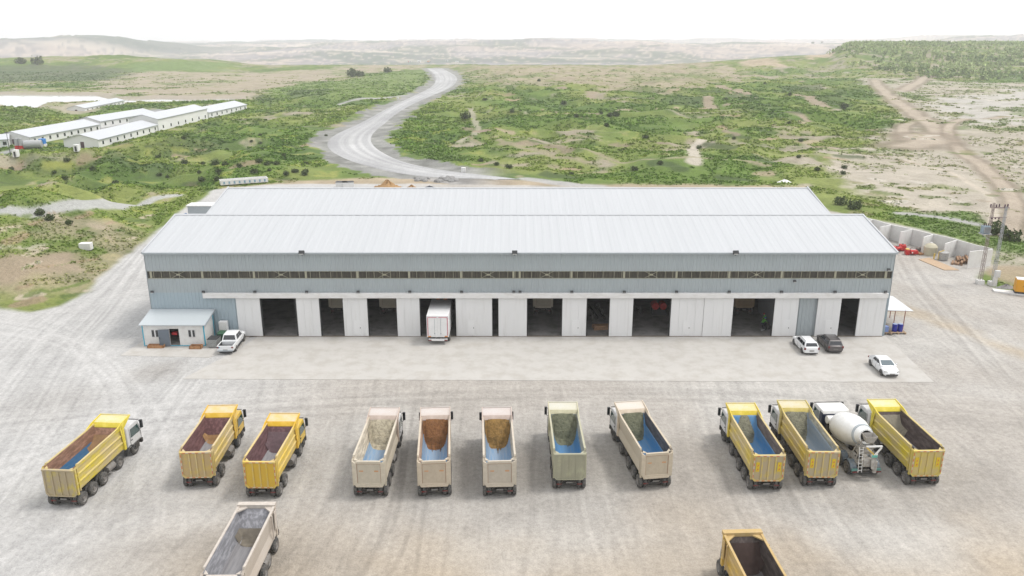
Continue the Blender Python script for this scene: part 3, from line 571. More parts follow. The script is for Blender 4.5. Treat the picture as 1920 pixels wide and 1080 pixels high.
def rim_mesh(r, w, dual=False):
    m = MB()
    o_ = .19 if dual else 0; s_ = -1 if dual else 1
    m.lathe((o_, 0, 0), (1, 0, 0), [(-w/2, r*.56), (w/2-.02, r*.57), (w/2+.005, r*.55), (w/2-.03, r*.5), (w/2-.10 if dual else w/2-.06, r*.36), (w/2-.10 if dual else w/2-.05, r*.24), (w/2-.02, r*.22), (w/2-.01, r*.14), (w/2, .005)], 20)
    return m.mesh('rim', m_rim, True)
TY = {False: tyre_mesh(.53, .31), True: tyre_mesh(.53, .29, True)}; RM = {False: rim_mesh(.53, .31), True: rim_mesh(.53, .29, True)}
hubm = MB(); hubm.cyl((-.35, 0, 0), (.1, 0, 0), .12, n=12); HUB = hubm.mesh('wheel', m_chas)
def wheel(parent, x_, y_, dual=False, r=.53, hub=None, ty=None, rm=None):
    w = inst('wheel', hub or HUB, parent, (x_, y_, r), (rng.uniform(0, 6), 0, 0 if x_ > 0 else math.pi))
    inst('tyre', ty or TY[dual], w); inst('rim', rm or RM[dual], w); return w
m_cabglass = mat('cab_glass', (.03, .07, .065), .08, var=.2, spec=.9)
m_cabwhite = mat('cab_white', (.66, .66, .66), .35, var=.03, c2=(.5, .47, .43), c2amt=.3)
def make_cab(parent, yb, yf, zt, paint, hw=1.2, mirrors=True):
    """forward-control cab: body, windscreen, doors with windows, mirrors, grille, lamps"""
    m = MB(); P = [(yb, .95), (yf-.1, .95), (yf, 1.15), (yf-.02, 1.85), (yf-.32, zt-.28), (yf-.5, zt-.05), (yf-.9, zt), (yb+.1, zt-.03), (yb, zt-.25)]
    m.prism(P, -hw, hw); c = m.build('cab', paint, parent, bevel=.07)
    m = MB(); m.quad((-hw+.12, yf+.008, 1.92), (hw-.12, yf+.008, 1.92), (hw-.2, yf-.28, zt-.36), (-hw+.2, yf-.28, zt-.36)); g = m.build('windscreen', m_cabglass, c); g.modifiers.new('t', 'SOLIDIFY').thickness = .012
    for s_ in (-1, 1):
        m = MB(); X_ = s_*(hw+.012); m.add([(X_, yb+.55, 1.75), (X_, yf-.22, 1.7), (X_, yf-.5, zt-.38), (X_, yb+.6, zt-.36)], [(0, 1, 2, 3)]); q = m.build('side_window', m_cabglass, c)
        m = MB()
        for a, b_ in (((yb+.45, 1.05), (yb+.45, zt-.3)), ((yf-.15, 1.1), (yf-.15, 1.7)), ((yb+.45, 1.05), (yf-.15, 1.05))): m.cyl((X_, a[0], a[1]), (X_, b_[0], b_[1]), .016, n=5)
        dd = m.build('door_seam', m_dark, c); m = MB(); m.bb(X_-.03, X_+.03, yb+.55, yb+.75, 1.5, 1.56); m.build('handle', m_dark, dd)
        if mirrors:
         m = MB(); m.cyl((s_*hw, yf-.3, zt-.25), (s_*(hw+.14), yf-.2, zt-.2), .03, n=6); m.cyl((s_*hw, yf-.3, 1.85), (s_*(hw+.14), yf-.2, 1.95), .025, n=6); m.box((s_*(hw+.19), yf-.2, zt-.52), (.22, .16, .72)); mi_ = m.build('mirror', m_dark, c)
         m = MB(); m.bb(s_*(hw+.1), s_*(hw+.28), yf-.288, yf-.282, zt-.85, zt-.2); m.build('mirror_glass', m_glassk, mi_)
        m = MB(); m.box((s_*(hw-.28), yf+.02, 1.02), (.36, .08, .2)); m.build('headlight', m_lens, c)
        m = MB(); m.bb(s_*(hw-.06), s_*(hw+.05), yf-.62, yf-1.25, .45, .95); m.build('step', m_chas, c)
        # arch over front wheel
        m = MB(); m.prism([(yf-1.98+.0+1.0*(-math.cos(t)*.68), .53+math.sin(t)*.66) for t in np.linspace(0, math.pi, 9)]+[(yf-1.98+math.cos(t)*.58, .53+math.sin(t)*.57) for t in np.linspace(0, math.pi, 9)], s_*(hw-.25), s_*(hw+.04)); m.build('mudguard', m_dark, c)
    m = MB(); m.bb(-hw+.25, hw-.25, yf-.01, yf+.02, 1.2, 1.72); m.build('grille', m_dark, c); m = MB(); m.bb(-hw, hw, yf-.15, yf+.1, .5, .9); m.build('bumper', m_chas, c, bevel=.04)
    m = MB(); m.prism([(yf-.45, zt-.02), (yf-.2, zt-.18), (yf+.08, zt-.28), (yf+.08, zt-.24), (yf-.2, zt-.1)], -hw+.1, hw-.1); m.build('sun_visor', m_dark, c)
    return c
def chassis(parent, y0, y1, axles, duals, mt=m_chas):
    m = MB()
    for s_ in (-1, 1): m.bb(s_*.38, s_*.48, y0, y1, .72, 1.02)
    for a in axles: m.cyl((-.95, a, .53), (.95, a, .53), .09, n=8); m.box((0, a, .56), (.42, .4, .34))
    for yy in np.arange(y0+.3, y1, 1.4): m.bb(-.38, .38, yy, yy+.12, .76, .98)
    ch = m.build('chassis', mt, parent)
    m = MB(); m.bb(-1.05, 1.05, y0-.06, y0+.04, .5, .64); m.bb(-.6, -.5, y0-.02, y0+.3, .6, .8); m.bb(.5, .6, y0-.02, y0+.3, .6, .8); m.build('rear_bumper', mt, parent)
    for s_ in (-1, 1):
        m = MB(); m.bb(s_*.62, s_*1.0, y0-.1, y0-.065, .53, .62); m.build('tail_light', m_red, parent)
        m = MB(); m.bb(s_*.7, s_*1.15, y0+.12, y0+.16, .35, .85); m.build('mudflap', m_dark, parent)
    m = MB(); m.bb(-.25, .25, y0-.09, y0-.065, .66, .78); m.build('number_plate', m_chip, parent)
    for i, a in enumerate(axles):
        for s_ in (-1, 1): wheel(parent, s_*(.98 if duals[i] else 1.06), a, duals[i])
# materials per paint scheme
_mc = {}
def pm(key, *a, **k):
    if key not in _mc: _mc[key] = mat(key, *a, **k)
    return _mc[key]
def liner_mat(key, c, dirt, amt=.55): return pm('liner_'+key, c, .55, var=.1, scale=1.0, c2=dirt, c2amt=amt, stretch=(5, .3, 1), lo=.40, hi=.62)
SAND, CLAY, OCHRE, OLIVE, KHAKI, BRN = (.52, .46, .34), (.25, .115, .045), (.31, .185, .06), (.185, .19, .125), (.25, .24, .17), (.16, .11, .07)
UP = [(0, 1.45), (.3, 1.46), (.55, 1.5), (.72, 1.6), (.85, 1.78), (.95, 2.05), (1.02, 2.35), (1.07, 2.7), (1.1, 3.05), (1.13, 3.4)]
def Uz(ax): return float(np.interp(ax, [p[0] for p in UP], [p[1] for p in UP]))
def dump_truck(label, x_, y_, head, L_=8.2, paint=(.66, .47, .04), dust=(.50, .42, .30), dustamt=.8, gate='ribbed', liner='blue', cabc='white', residue=None, axles=None, guard='long', side='ribbed', inner=(.12, .085, .06), brand=None, group='dump trucks parked in the yard', gdust=None, low=2.35, wearc=None, full=True, guardc=None, plates=False, tape=True, patch=None):
    t = thing('dump_truck', label, 'dump truck', (x_, y_, 0), R(-head), group)
    LH = L_-(1.25 if guard == 'long' else .35); key = '%s_%s' % (tuple(paint), tuple(dust)); seed = rng.uniform(0, 100)
    mp_ = pm('paint_'+key+str(dustamt), paint, .5, var=.08, scale=.8, c2=dust, c2amt=dustamt, stretch=(1, .4, 1.3), lo=.33, hi=.58)
    mrail = pm('rail_'+key, [a*.3+b*.7 for a, b in zip(paint, dust)], .7, var=.12, scale=2, c2=[v*1.15 for v in dust], c2amt=.7)
    mgate = pm('gatepaint_'+key+str(gdust), paint, .6, var=.08, scale=.9, c2=gdust or dust, c2amt=.95, lo=.28, hi=.5, stretch=(1, 1, .6))
    mgrd = pm('guard_'+str(guardc or paint), guardc or paint, .5, var=.06, scale=1, c2=[min(1, v*1.15+.12) for v in (guardc or paint)], c2amt=.5)
    minn = pm('inner_'+str(inner), inner, .8, var=.25, scale=1.2, c2=[v*1.9+.03 for v in inner], c2amt=.7, stretch=(2, .5, 2))
    # outer shell
    if side == 'ribbed': prof = [(1.26, 3.4), (1.26, 3.2), (1.17, 3.1), (1.17, 2.72), (1.24, 2.64), (1.24, 2.55), (1.17, 2.47), (1.17, 2.08), (1.24, 2.0), (1.24, 1.91), (1.17, 1.83), (1.14, 1.35), (1.02, 1.2), (.8, 1.12)]
    else: prof = [(1.26, 3.4), (1.26, 3.22), (1.18, 3.12), (1.12, 2.3), (1.1, 2.05), (1.25, 1.55), (1.26, 1.42), (1.1, 1.22), (.8, 1.12)]
    ring = [(-a, b_) for a, b_ in prof]+[(a, b_) for a, b_ in prof[::-1]]
    m = MB(); m.loft([[(a, yy, b_) for a, b_ in ring] for yy in (.1, LH*.5, LH)], close=False)
    m.prism([(a, b_) for a, b_ in [(-1.2, 3.4), (-1.17, 1.35), (-.8, 1.12), (.8, 1.12), (1.17, 1.35), (1.2, 3.4)]], LH-.04, LH+.04, axis='y')
    m.prism([(-1.16, 1.5), (-1.14, 1.35), (-.8, 1.12), (.8, 1.12), (1.14, 1.35), (1.16, 1.5)], .1, .16, axis='y')
    db = m.build('dump_body', mp_, t)
    xs_ = sorted(set([-p[0] for p in UP]+[p[0] for p in UP]+[-.9, .9, -.64, .64]))
    yF, ysl = LH-1.45, np.concatenate([np.linspace(.12, LH-1.45, 14), np.linspace(LH-1.3, LH-.05, 9)])
    def zl(ax, yy): return max(Uz(abs(ax)), 1.45+max(0, yy-yF)*(3.33-1.45)/(LH-.05-yF))
    m = MB(); m.loft([[(a, yy, zl(a, yy)) for a in xs_] for yy in ysl], close=False)
    m.build('inner_wall', minn, db, True)
    ltop = low
    lin = {'blue': ((.05, .215, .46), (.17, .26, .33)), 'paleblue': ((.20, .34, .52), (.42, .45, .48)), 'greyblue': ((.23, .29, .35), (.32, .34, .35)), 'steel': ((.24, .235, .25), (.37, .36, .36)), 'darksteel': ((.09, .08, .08), (.19, .175, .18)), 'deepblue': ((.04, .15, .30), (.12, .22, .34))}[liner]
    xl = [a for a in xs_ if Uz(abs(a)) <= ltop]; e_ = float(np.interp(ltop, [p[1] for p in UP], [p[0] for p in UP])); xl = [-e_]+xl+[e_]
    m = MB(); m.loft([[(a*.985, yy, zl(a, yy)+.025) for a in xl] for yy in ysl if yy < (yF+.5 if liner in ('steel', 'darksteel', 'deepblue') else LH)], close=False)
    lo_ = m.build('bed_liner', liner_mat(liner, lin[0], lin[1]), db, True); s1 = lo_.modifiers.new('t', 'SOLIDIFY'); s1.thickness = .02
    if patch:   # different coloured crust on the sloping headboard
        m = MB(); rws = []
        for yy in np.linspace(yF+patch[1], LH-patch[2], 8):
            rws.append([(a, yy-.02, zl(a, yy)+.05+.03*rng.random()) for a in np.linspace(-1.0, 1.0, 9)])
        m.loft(rws, close=False); m.build('headboard_crust', pm('crust_'+str(patch[0]), patch[0], .9, var=.2, scale=2, c2=[v*1.5 for v in patch[0]], c2amt=.5), db, True)
    if residue:
        rc, ymin, wdt, drips = residue[:4]; rmid = residue[4] if len(residue) > 4 else 0; ymx = residue[5] if len(residue) > 5 else 99; nx, ny = 44, 70
        XS = np.linspace(-1.1, 1.1, nx); YS = np.linspace(max(.3, ymin-1.4), LH-.12, ny); m = MB(); idx = {}
        GX, GY = np.meshgrid(XS, YS); nzv = fbm(GX+seed, GY+seed, .5, 4, 71); nb = fbm(GX+seed, GY, .9, 3, 75)
        for j in range(ny):
            for i in range(nx):
                xx, yy = XS[i], YS[j]; edge = ymin+(abs(xx-rmid)/wdt)**3.5*1.5+(nb[j, i]-.5)*.55
                for dx_, dl in drips: edge = min(edge, ymin-dl*math.exp(-((xx-dx_)/.085)**2)+abs(xx-dx_)*2)
                q = min(yy-edge, ymx-(abs(xx-rmid)/.7)**2*.8+(nb[j, i]-.5)*.4-yy)
                if q > -.03:
                    th = .03+.18*min(1, max(0, q)*1.2)*(.45+1.1*nzv[j, i]-.3*abs(xx))*(1 if yy < LH-1.0 else .6); zz = zl(xx, yy)
                    sl = 1 if abs(xx) > .8 else 0; idx[(j, i)] = len(m.v); m.v.append((xx-(math.copysign(th*.7, xx) if sl else 0), yy-th*.5*min(1, max(0, (yy-yF+.3)/.6)), zz+(.05 if sl else th)+.02))
        for j in range(ny-1):
            for i in range(nx-1):
                k4 = [(j, i), (j, i+1), (j+1, i+1), (j+1, i)]
                if all(k in idx for k in k4): m.f.append(tuple(idx[k] for k in k4)); m.m.append(0)
        m.build('soil_residue', pm('residue_%s' % (rc,), rc, .95, var=.25, scale=2.2, c2=[v*.5 for v in rc], c2amt=.8, bump=1.0, bscale=9), t, True)
    # rails, posts
    for s_ in (-1, 1):
        m = MB(); m.loft([[(s_*1.13, yy, z_-.07), (s_*1.28, yy, z_-.07), (s_*1.28, yy, z_), (s_*1.13, yy, z_)] for yy, z_ in ((.1, 3.26), (.42, 3.3), (.5, 3.5), (.78, 3.46), (LH-1.2, 3.47), (LH, 3.52))]); m.build('top_rail', mrail, db)
        m = MB(); m.bb(s_*1.16, s_*1.3, .04, .2, 1.1, 3.3); m.bb(s_*1.16, s_*1.29, .34, .48, 1.3, 3.3); m.build('rear_post', mp_, db, bevel=.015)
        m = MB(); m.bb(s_*1.15, s_*1.3, LH-.2, LH+.06, 1.25, 3.5)
        if side == 'ribbed': m.add([(s_*1.285, LH-.5, 3.4), (s_*1.285, LH-.15, 1.3), (s_*1.285, LH-.05, 1.3), (s_*1.285, LH-.3, 3.4)], [(0, 1, 2, 3)])
        m.build('front_post', mgrd, db)
        m = MB(); m.add([(s_*1.13, .12, 3.27), (s_*.82, .12, 3.27), (s_*1.13, .5, 3.3), (s_*1.13, .12, 3.22), (s_*.82, .12, 3.22), (s_*1.13, .5, 3.24)], [(0, 1, 2), (5, 4, 3), (0, 3, 4, 1), (1, 4, 5, 2), (2, 5, 3, 0)]); m.build('corner_gusset', mrail, db)
        if guard == 'long':
            m = MB(); poly = [(LH-1.3, 3.42), (LH-.2, 3.72), (L_, 3.84), (L_, 3.72), (LH+.05, 3.1), (LH-.3, 3.4)]; m.prism(poly, s_*1.22, s_*1.28); m.build('guard_wing', mgrd, db)
    if guard == 'long':
        m = MB(); m.loft([[(-1.25, yy, z_), (1.25, yy, z_), (1.25, yy, z_-.06), (-1.25, yy, z_-.06)] for yy, z_ in ((LH-.12, 3.3), (LH+.08, 3.62))]); m.build('headboard', mgrd, db)
        m = MB(); m.loft([[(-1.25, yy, z_), (1.25, yy, z_), (1.25, yy, z_-.05), (-1.25, yy, z_-.05)] for yy, z_ in ((LH+.08, 3.62), (L_-.12, 3.76), (L_, 3.77))])
        m.bb(-1.25, 1.25, L_-.06, L_+.02, 3.7, 3.83); g = m.build('cab_guard', pm('guardtop_%s' % str(guardc or paint), [min(1, v*.75+.16) for v in (guardc or paint)], .45, var=.05, scale=.8, c2=[min(.8, v*.35+.42) for v in (guardc or paint)], c2amt=.75, lo=.35, hi=.6), db)
    else:
        m = MB(); m.bb(-1.28, 1.28, LH-.06, L_, 3.36, 3.62); m.build('headboard', mrail, db)
        for s_ in (-1, 1):
            m = MB(); m.prism([(s_*1.15, LH-.02), (s_*.55, LH-.05), (s_*1.15, LH-.65)], 3.36, 3.45, axis='z'); m.build('corner_gusset', mrail, db)
            m = MB(); m.bb(s_*1.3, s_*1.36, LH-.55, LH-.1, 2.0, 3.3); m.bb(s_*1.3, s_*1.38, LH-1.1, LH-1.0, 1.6, 3.4); m.build('side_bracket', mrail, db)
    # tailgate
    tg = MB()
    if gate == 'ribbed':
        outline = [(-1.2, 3.2), (-1.2, 1.25), (-1.0, 1.02), (1.0, 1.02), (1.2, 1.25), (1.2, 3.2)]
        tg.prism(outline, -.02, .06, axis='y'); gt = tg.build('tailgate', mgate, t)
        fr = MB(); fr.bb(-1.24, 1.24, -.1, .1, 3.16, 3.27); fr.bb(-1.22, -1.1, -.08, -.022, 1.25, 3.16); fr.bb(1.1, 1.22, -.08, -.022, 1.25, 3.16); fr.bb(-1.02, 1.02, -.085, -.022, 1.0, 1.12)
        for s_ in (-1, 1): fr.prism([(s_*1.22, 1.3), (s_*1.22, 1.22), (s_*1.02, 1.0), (s_*.92, 1.12), (s_*1.1, 1.3)], -.083, -.022, axis='y')
        for q in (-.53, 0, .53): fr.bb(q-.055, q+.055, -.09, -.022, 1.12, 3.16)
        fr.build('gate_frame', mp_ if not wearc else mgate, gt)
        if tape:
            for mt_, ph in ((m_redtape, 0), (m_whtape, 1)):
                tp = MB()
                for k in range(7):
                    if k % 2 == ph:
                        for s_ in (-1, 1): tp.bb(s_*1.13, s_*1.18, -.094, -.082, 1.35+k*.25, 1.35+k*.25+.25)
                for k in range(8):
                    if k % 2 == ph: tp.bb(-1.0+k*.25, -1.0+k*.25+.25, -.112, -.101, 3.19, 3.24); tp.bb(-.9+k*.225, -.9+k*.225+.225, -.1, -.086, 1.04, 1.08)
                tp.build('reflective_tape', mt_, gt)
        if plates:
            for s_ in plates:
                m = MB(); m.bb(s_*.84-.14, s_*.84+.14, -.05, -.022, 1.85, 2.65); wp = m.build('warning_plate', m_yplate, gt)
                m = MB()
                for zc in (2.05, 2.38): m.add([(s_*.84-.07, -.056, zc-.1), (s_*.84+.07, -.056, zc-.03), (s_*.84+.02, -.056, zc+.12)], [(0, 1, 2)])
                m.build('red_mark', m_redtape, wp)
    else:
        tg.prism([(-.92, 3.05), (-.92, 1.35), (.92, 1.35), (.92, 3.05)], -.02, .06, axis='y'); gt = tg.build('tailgate', pm('gateplain_'+str(dust), [v*.97 for v in dust], .7, var=.08, scale=1.2, c2=[v*.8 for v in dust], c2amt=.5), t)
        fr = MB(); fr.prism([(-1.26, 3.27), (-1.27, 1.5), (-1.02, 1.02), (-.9, 1.02), (-.9, 1.35), (-.92, 1.35), (-.92, 3.05)][::-1], -.08, .09, axis='y'); fr.prism([(1.26, 3.27), (1.27, 1.5), (1.02, 1.02), (.9, 1.02), (.9, 1.35), (.92, 1.35), (.92, 3.05)], -.08, .09, axis='y')
        fr.bb(-.925, .925, -.075, .085, 3.05, 3.26); fr.bb(-.9, .9, -.075, .085, 1.02, 1.35); fr.bb(-1.0, 1.0, -.13, -.08, 1.05, 1.2)
        fr.build('gate_frame', mrail, gt, bevel=.02)
        sm_ = MB(); 
        for s_ in (-1, 1): sm_.bb(s_*.885, s_*.915, -.03, -.022, 1.36, 3.04)
        sm_.bb(-.9, .9, -.03, -.022, 3.0, 3.04); sm_.build('gate_seam', pm('seam', (.36, .2, .14), .8, var=.2), gt)
        for s_ in (-1, 1):
            mk = MB(); mk.bb(s_*.58-.16, s_*.58+.16, -.028, -.021, 2.33, 2.45); mk.build('orange_mark', pm('orange_mark', (.62, .33, .16), .6, var=.2, c2=(.5, .42, .33), c2amt=.6), gt)
    if full:
        ax = axles or [.58, 1.98, 3.45, 5.95, L_+.25]
        chassis(t, .12, L_+.2, ax, [i < 2 or (i == 2 and len(ax) == 5) for i in range(len(ax))])
        m = MB(); m.cyl((1.0, 4.2, .8), (1.0, 5.2, .8), .3, n=14); m.build('fuel_tank', m_rim, t, True)
        m = MB(); m.bb(-1.15, -.7, 4.15, 5.1, .5, 1.05); m.build('battery_box', m_chas, t, bevel=.03)
        m = MB(); m.cyl((0, LH+.25, 1.0), (0, LH+.25, 3.0), .12, n=10); m.bb(-.5, .5, LH+.1, LH+.3, .9, 1.1); m.build('tipping_ram', m_chas, t)
        cp = m_cabwhite if cabc == 'white' else pm('cabpaint_'+str(cabc), cabc, .35, var=.05, c2=dust, c2amt=.35)
        make_cab(t, (LH+.42 if guard == 'long' else LH+.12), L_+(1.45 if guard == 'long' else .75), 2.88 if guard == 'long' else 2.45, cp, 1.2 if guard == 'long' else 1.0, guard == 'long')
    return t
YEL, DUSTY = (.66, .50, .06), (.56, .46, .30)
BEI, BDUST = (.58, .51, .40), (.60, .54, .44)
dump_truck('yellow dump truck with a white cab and blue bed, leftmost in the row', -34.05, 52.9, 3.6, paint=(.70, .56, .03), dust=(.55, .44, .27), dustamt=.85, liner='deepblue', inner=(.24, .13, .085), patch=((.30, .18, .09), -.3, .5), wearc=1, gdust=(.44, .36, .25), tape=False, guardc=(.74, .60, .05))
dump_truck('orange-yellow dump truck with a yellow cab and dusty tailgate, second from the left', -24.75, 55.6, -2.5, L_=7.3, axles=[.58, 1.95, 5.0, 6.9], paint=(.68, .50, .09), dust=(.58, .48, .33), cabc=(.66, .42, .03), liner='steel', inner=(.13, .06, .06), patch=((.34, .2, .09), -.1, 1.0), guardc=(.72, .45, .03), gdust=(.52, .38, .20), low=1.75)
dump_truck('bright yellow-orange dump truck with a yellow cab parked right behind the grey-bodied one', -19.32, 54.1, .6, L_=7.2, axles=[.58, 1.95, 5.0, 6.9], paint=(.76, .53, .04), dust=(.60, .48, .28), dustamt=.6, cabc=(.72, .47, .02), liner='steel', inner=(.12, .06, .065), patch=((.15, .10, .11), 0, .4), guardc=(.76, .47, .02), gdust=(.70, .45, .06), low=1.75)
dump_truck('beige dump truck whose bed is half filled with pale cream sand', -11.0, 54.2, .6, paint=BEI, dust=BDUST, gate='plain', side='smooth', liner='paleblue', inner=(.50, .44, .35), residue=(SAND, 4.9, 1.35, [(.6, .3)]), guardc=(.56, .45, .38), low=2.0)
dump_truck('beige dump truck with reddish-brown clay dripping over its blue bed', -6.0, 54.25, -4.2, paint=BEI, dust=(.56, .475, .37), gate='plain', side='smooth', liner='paleblue', inner=(.36, .24, .17), residue=(CLAY, 5.0, 1.25, [(-.25, .55), (.05, .35), (.42, .7)]), guardc=(.55, .44, .37), low=2.4)
dump_truck('beige dump truck with ochre mud running over its pale blue bed', -.95, 54.25, -2.6, paint=BEI, dust=(.55, .49, .41), gate='plain', side='smooth', liner='paleblue', inner=(.42, .38, .32), residue=(OCHRE, 5.0, 1.25, [(.0, .8), (.22, .4)]), guardc=(.55, .44, .38), low=2.4)
dump_truck('olive-beige dump truck with a ribbed tailgate and green-brown soil on a bright blue bed', 4.52, 55.3, -.7, paint=(.50, .49, .33), dust=(.44, .42, .31), gate='ribbed', side='smooth', liner='blue', inner=(.30, .30, .26), residue=(OLIVE, 4.6, 1.25, [(.2, .4)]), cabc=(.3, .32, .28), guardc=(.58, .54, .36), tape=False, gdust=(.36, .35, .26), wearc=1, low=2.6)
dump_truck('beige dump truck with grey-green soil heaped at the front of a bright blue bed', 11.35, 55.5, -8.2, paint=BEI, dust=(.56, .48, .37), gate='plain', side='smooth', liner='blue', inner=(.06, .06, .07), residue=(OLIVE, 5.2, 1.1, [(-.2, .3)], -.1), guardc=(.66, .55, .42), low=2.45)
dump_truck('yellow dump truck with a bright blue bed and a small clod of soil', 19.98, 55.1, -.6, paint=YEL, dust=DUSTY, liner='blue', inner=(.13, .10, .085), residue=(KHAKI, 5.05, .95, [], -.05, 6.95), plates=(-1, 1), gdust=(.46, .38, .26), low=2.5, guardc=(.72, .55, .04))
dump_truck('yellow dump truck with a grey bed full of khaki mud, tight against the concrete mixer', 24.42, 55.65, .8, paint=YEL, dust=DUSTY, liner='greyblue', inner=(.30, .29, .24), residue=(KHAKI, 4.8, 1.05, [(-.2, .4)], -.12), plates=(-1, 1), gdust=(.45, .38, .27), guardc=(.60, .48, .13), low=2.9)
dump_truck('yellow dump truck with rusty dark inner walls, rightmost in the row', 32.72, 55.85, -1.5, paint=(.70, .56, .03), dust=(.56, .45, .26), liner='steel', inner=(.075, .055, .05), patch=((.26, .235, .18), -.4, .3), plates=(-1, 1), gdust=(.58, .46, .20), low=1.75, guardc=(.76, .62, .05))
dump_truck('grey-beige dump truck with a bare steel bed, cut off by the bottom edge', -17.47, 40.57, -.5, L_=7.45, guard='short', paint=(.50, .43, .36), dust=(.56, .51, .46), dustamt=.6, gate='plain', side='smooth', liner='steel', inner=(.26, .26, .28), axles=[.58, 1.98, 3.9, 5.1, 6.9], patch=((.20, .175, .14), -.35, .85), low=1.9)
dump_truck('orange-yellow dump truck with a dark empty bed, cut off by the bottom edge', 15.3, 36.6, -2.6, L_=8.2, guard='short', paint=(.62, .40, .06), dust=(.50, .37, .2), liner='darksteel', inner=(.06, .045, .04), patch=((.05, .03, .025), -.1, .3), low=1.75)
# lorries seen inside the hall
for i, (px, lab) in enumerate([(636, 'beige dump truck inside the hall, mostly hidden by the second door pier'), (731, 'beige dump truck standing inside the third open door'), (1018, 'beige dump truck standing inside the middle open door'), (1394, 'brownish dump truck standing inside the open door where two workers crouch')]):
    X_, Y_ = at(px, 591)
    dump_truck(lab, X_, Y_, 0, paint=(.36, .27, .17) if i == 3 else BEI, dust=(.40, .29, .18) if i == 3 else BDUST, gate='plain', side='smooth', liner='steel', inner=(.3, .25, .2), group='dump trucks inside the hall')
# ---------------------------------------------------------------- concrete mixer
m_drum = mat('drum_white', (.88, .88, .87), .35, var=.02, c2=(.60, .57, .53), c2amt=.25, scale=1.2)
m_cement = mat('cement_crust', (.42, .40, .37), .9, var=.2, scale=3, c2=(.28, .24, .2), c2amt=.6)
mx_ = thing('concrete_mixer', 'white concrete mixer truck wedged between two yellow dump trucks', 'mixer truck', (28.75, 57.0, 0), R(2.2))
chassis(mx_, .35, 7.6, [1.1, 2.5, 5.2, 7.05], [True, True, False, False])
make_cab(mx_, 6.6, 8.75, 2.95, m_drum)
m = MB(); m.bb(-1.19, 1.19, 6.56, 6.6, 1.2, 2.6); m.bb(-1.22, -1.16, 6.6, 7.1, 1.0, 2.7); m.build('cab_rear_panel', mat('navy_panel', (.02, .03, .07), .5), mx_)
m = MB(); m.cyl((-1.05, 6.0, 2.35), (1.05, 6.0, 2.35), .36, n=20); m.build('water_tank', m_drum, mx_, bevel=.04)
m = MB(); m.bb(-.95, .95, 5.65, 6.3, 1.1, 1.9); m.build('tank_frame', m_chas, mx_)
ax = Vector((0, -.965, .262)); c0 = Vector((0, 5.75, 2.05))
m = MB(); m.lathe(c0, ax, [(0, .02), (.02, .62), (.18, .9), (.6, 1.16), (1.3, 1.27), (2.3, 1.29), (3.0, 1.2), (3.9, .94), (4.7, .66), (4.95, .62), (4.95, .5), (4.7, .45)], 40)
m.build('drum', m_drum, mx_, True)
m = MB(); m.lathe(c0, ax, [(4.15, .84), (4.17, .9), (4.33, .86), (4.35, .79)], 40); m.build('drum_ring', m_trim, mx_, True)
m = MB(); h0 = c0+ax*4.9
m.loft([[(-.5, .9, 3.75), (.5, .9, 3.75), (.5, .15, 3.72), (-.5, .15, 3.72)], [(-.28, .75, 3.1), (.28, .75, 3.1), (.28, .3, 3.1), (-.28, .3, 3.1)]], caps=False)
ho = m.build('hopper', m_cement, mx_); ho.modifiers.new('t', 'SOLIDIFY').thickness = .04
m = MB()
for s_ in (-1, 1): m.cyl((s_*.75, .85, 1.0), (s_*.45, .75, 3.2), .05, n=8); m.cyl((s_*.85, 1.7, 1.0), (s_*.5, 1.1, 2.9), .05, n=8); m.cyl((s_*.5, .1, 2.9), (s_*.5, 1.1, 2.75), .04, n=6)
m.cyl((-.55, .5, 2.6), (.55, .5, 2.6), .07, n=8); m.bb(-.6, .6, .7, 1.3, 1.9, 2.1); m.build('drum_support', m_cement, mx_)
yel = mat('chute_yellow', (.7, .5, .12), .6, var=.1)
for s_, mt_ in ((-1, yel), (1, m_drum)):
    m = MB(); m.loft([[(s_*.62+.25, .1, 2.95), (s_*.62+.25, -.02, 2.95), (s_*.62+.25, -.02, 2.78), (s_*.62+.25, .1, 2.78)], [(.25+s_*.06, -.1, 2.42), (.25+s_*.06, -.22, 2.42), (.25+s_*.06, -.22, 2.25), (.25+s_*.06, -.1, 2.25)]]); m.build('collector_arm', mt_, mx_)
m = MB(); m.bb(-.4, .9, -.02, .1, 2.9, 3.0); m.box((.25, -.14, 2.26), (.5, .1, .18), 0); m.build('collector', m_drum, mx_)
m = MB(); m.box((.25, -.2, 2.2), (.44, .06, .2)); m.build('green_band', mat('mint', (.15, .5, .42), .5), mx_)
m = MB(); ch = []
for yy, zz in ((.15, 2.25), (-.2, 1.75), (-.3, 1.2)): ch.append([(.25+.22*math.cos(q), yy+.05*math.sin(q), zz-.16*math.sin(q)) for q in np.linspace(0, math.pi, 8)])
m.loft(ch, close=False); cho = m.build('chute', m_cement, mx_); cho.modifiers.new('t', 'SOLIDIFY').thickness = .03
m = MB(); m.cyl((.45, -.1, .7), (.45, -.1, 1.7), .16, n=12); m.build('swivel_post', m_cement, mx_)
m = MB(); m.bb(-.5, .25, -.05, .5, 1.15, 1.75); m.build('drive_box', m_cement, mx_, bevel=.04)
m = MB()
for s_ in (-.15, .15): m.cyl((-.72+s_, -.1, .7), (-.62+s_, .35, 2.75), .025, n=6)
for k in range(7): m.cyl((-.87+.015*k, -.1+.06*k, .9+.28*k), (-.57+.015*k, -.1+.06*k, .9+.28*k), .02, n=6)
m.build('ladder', m_drum, mx_)
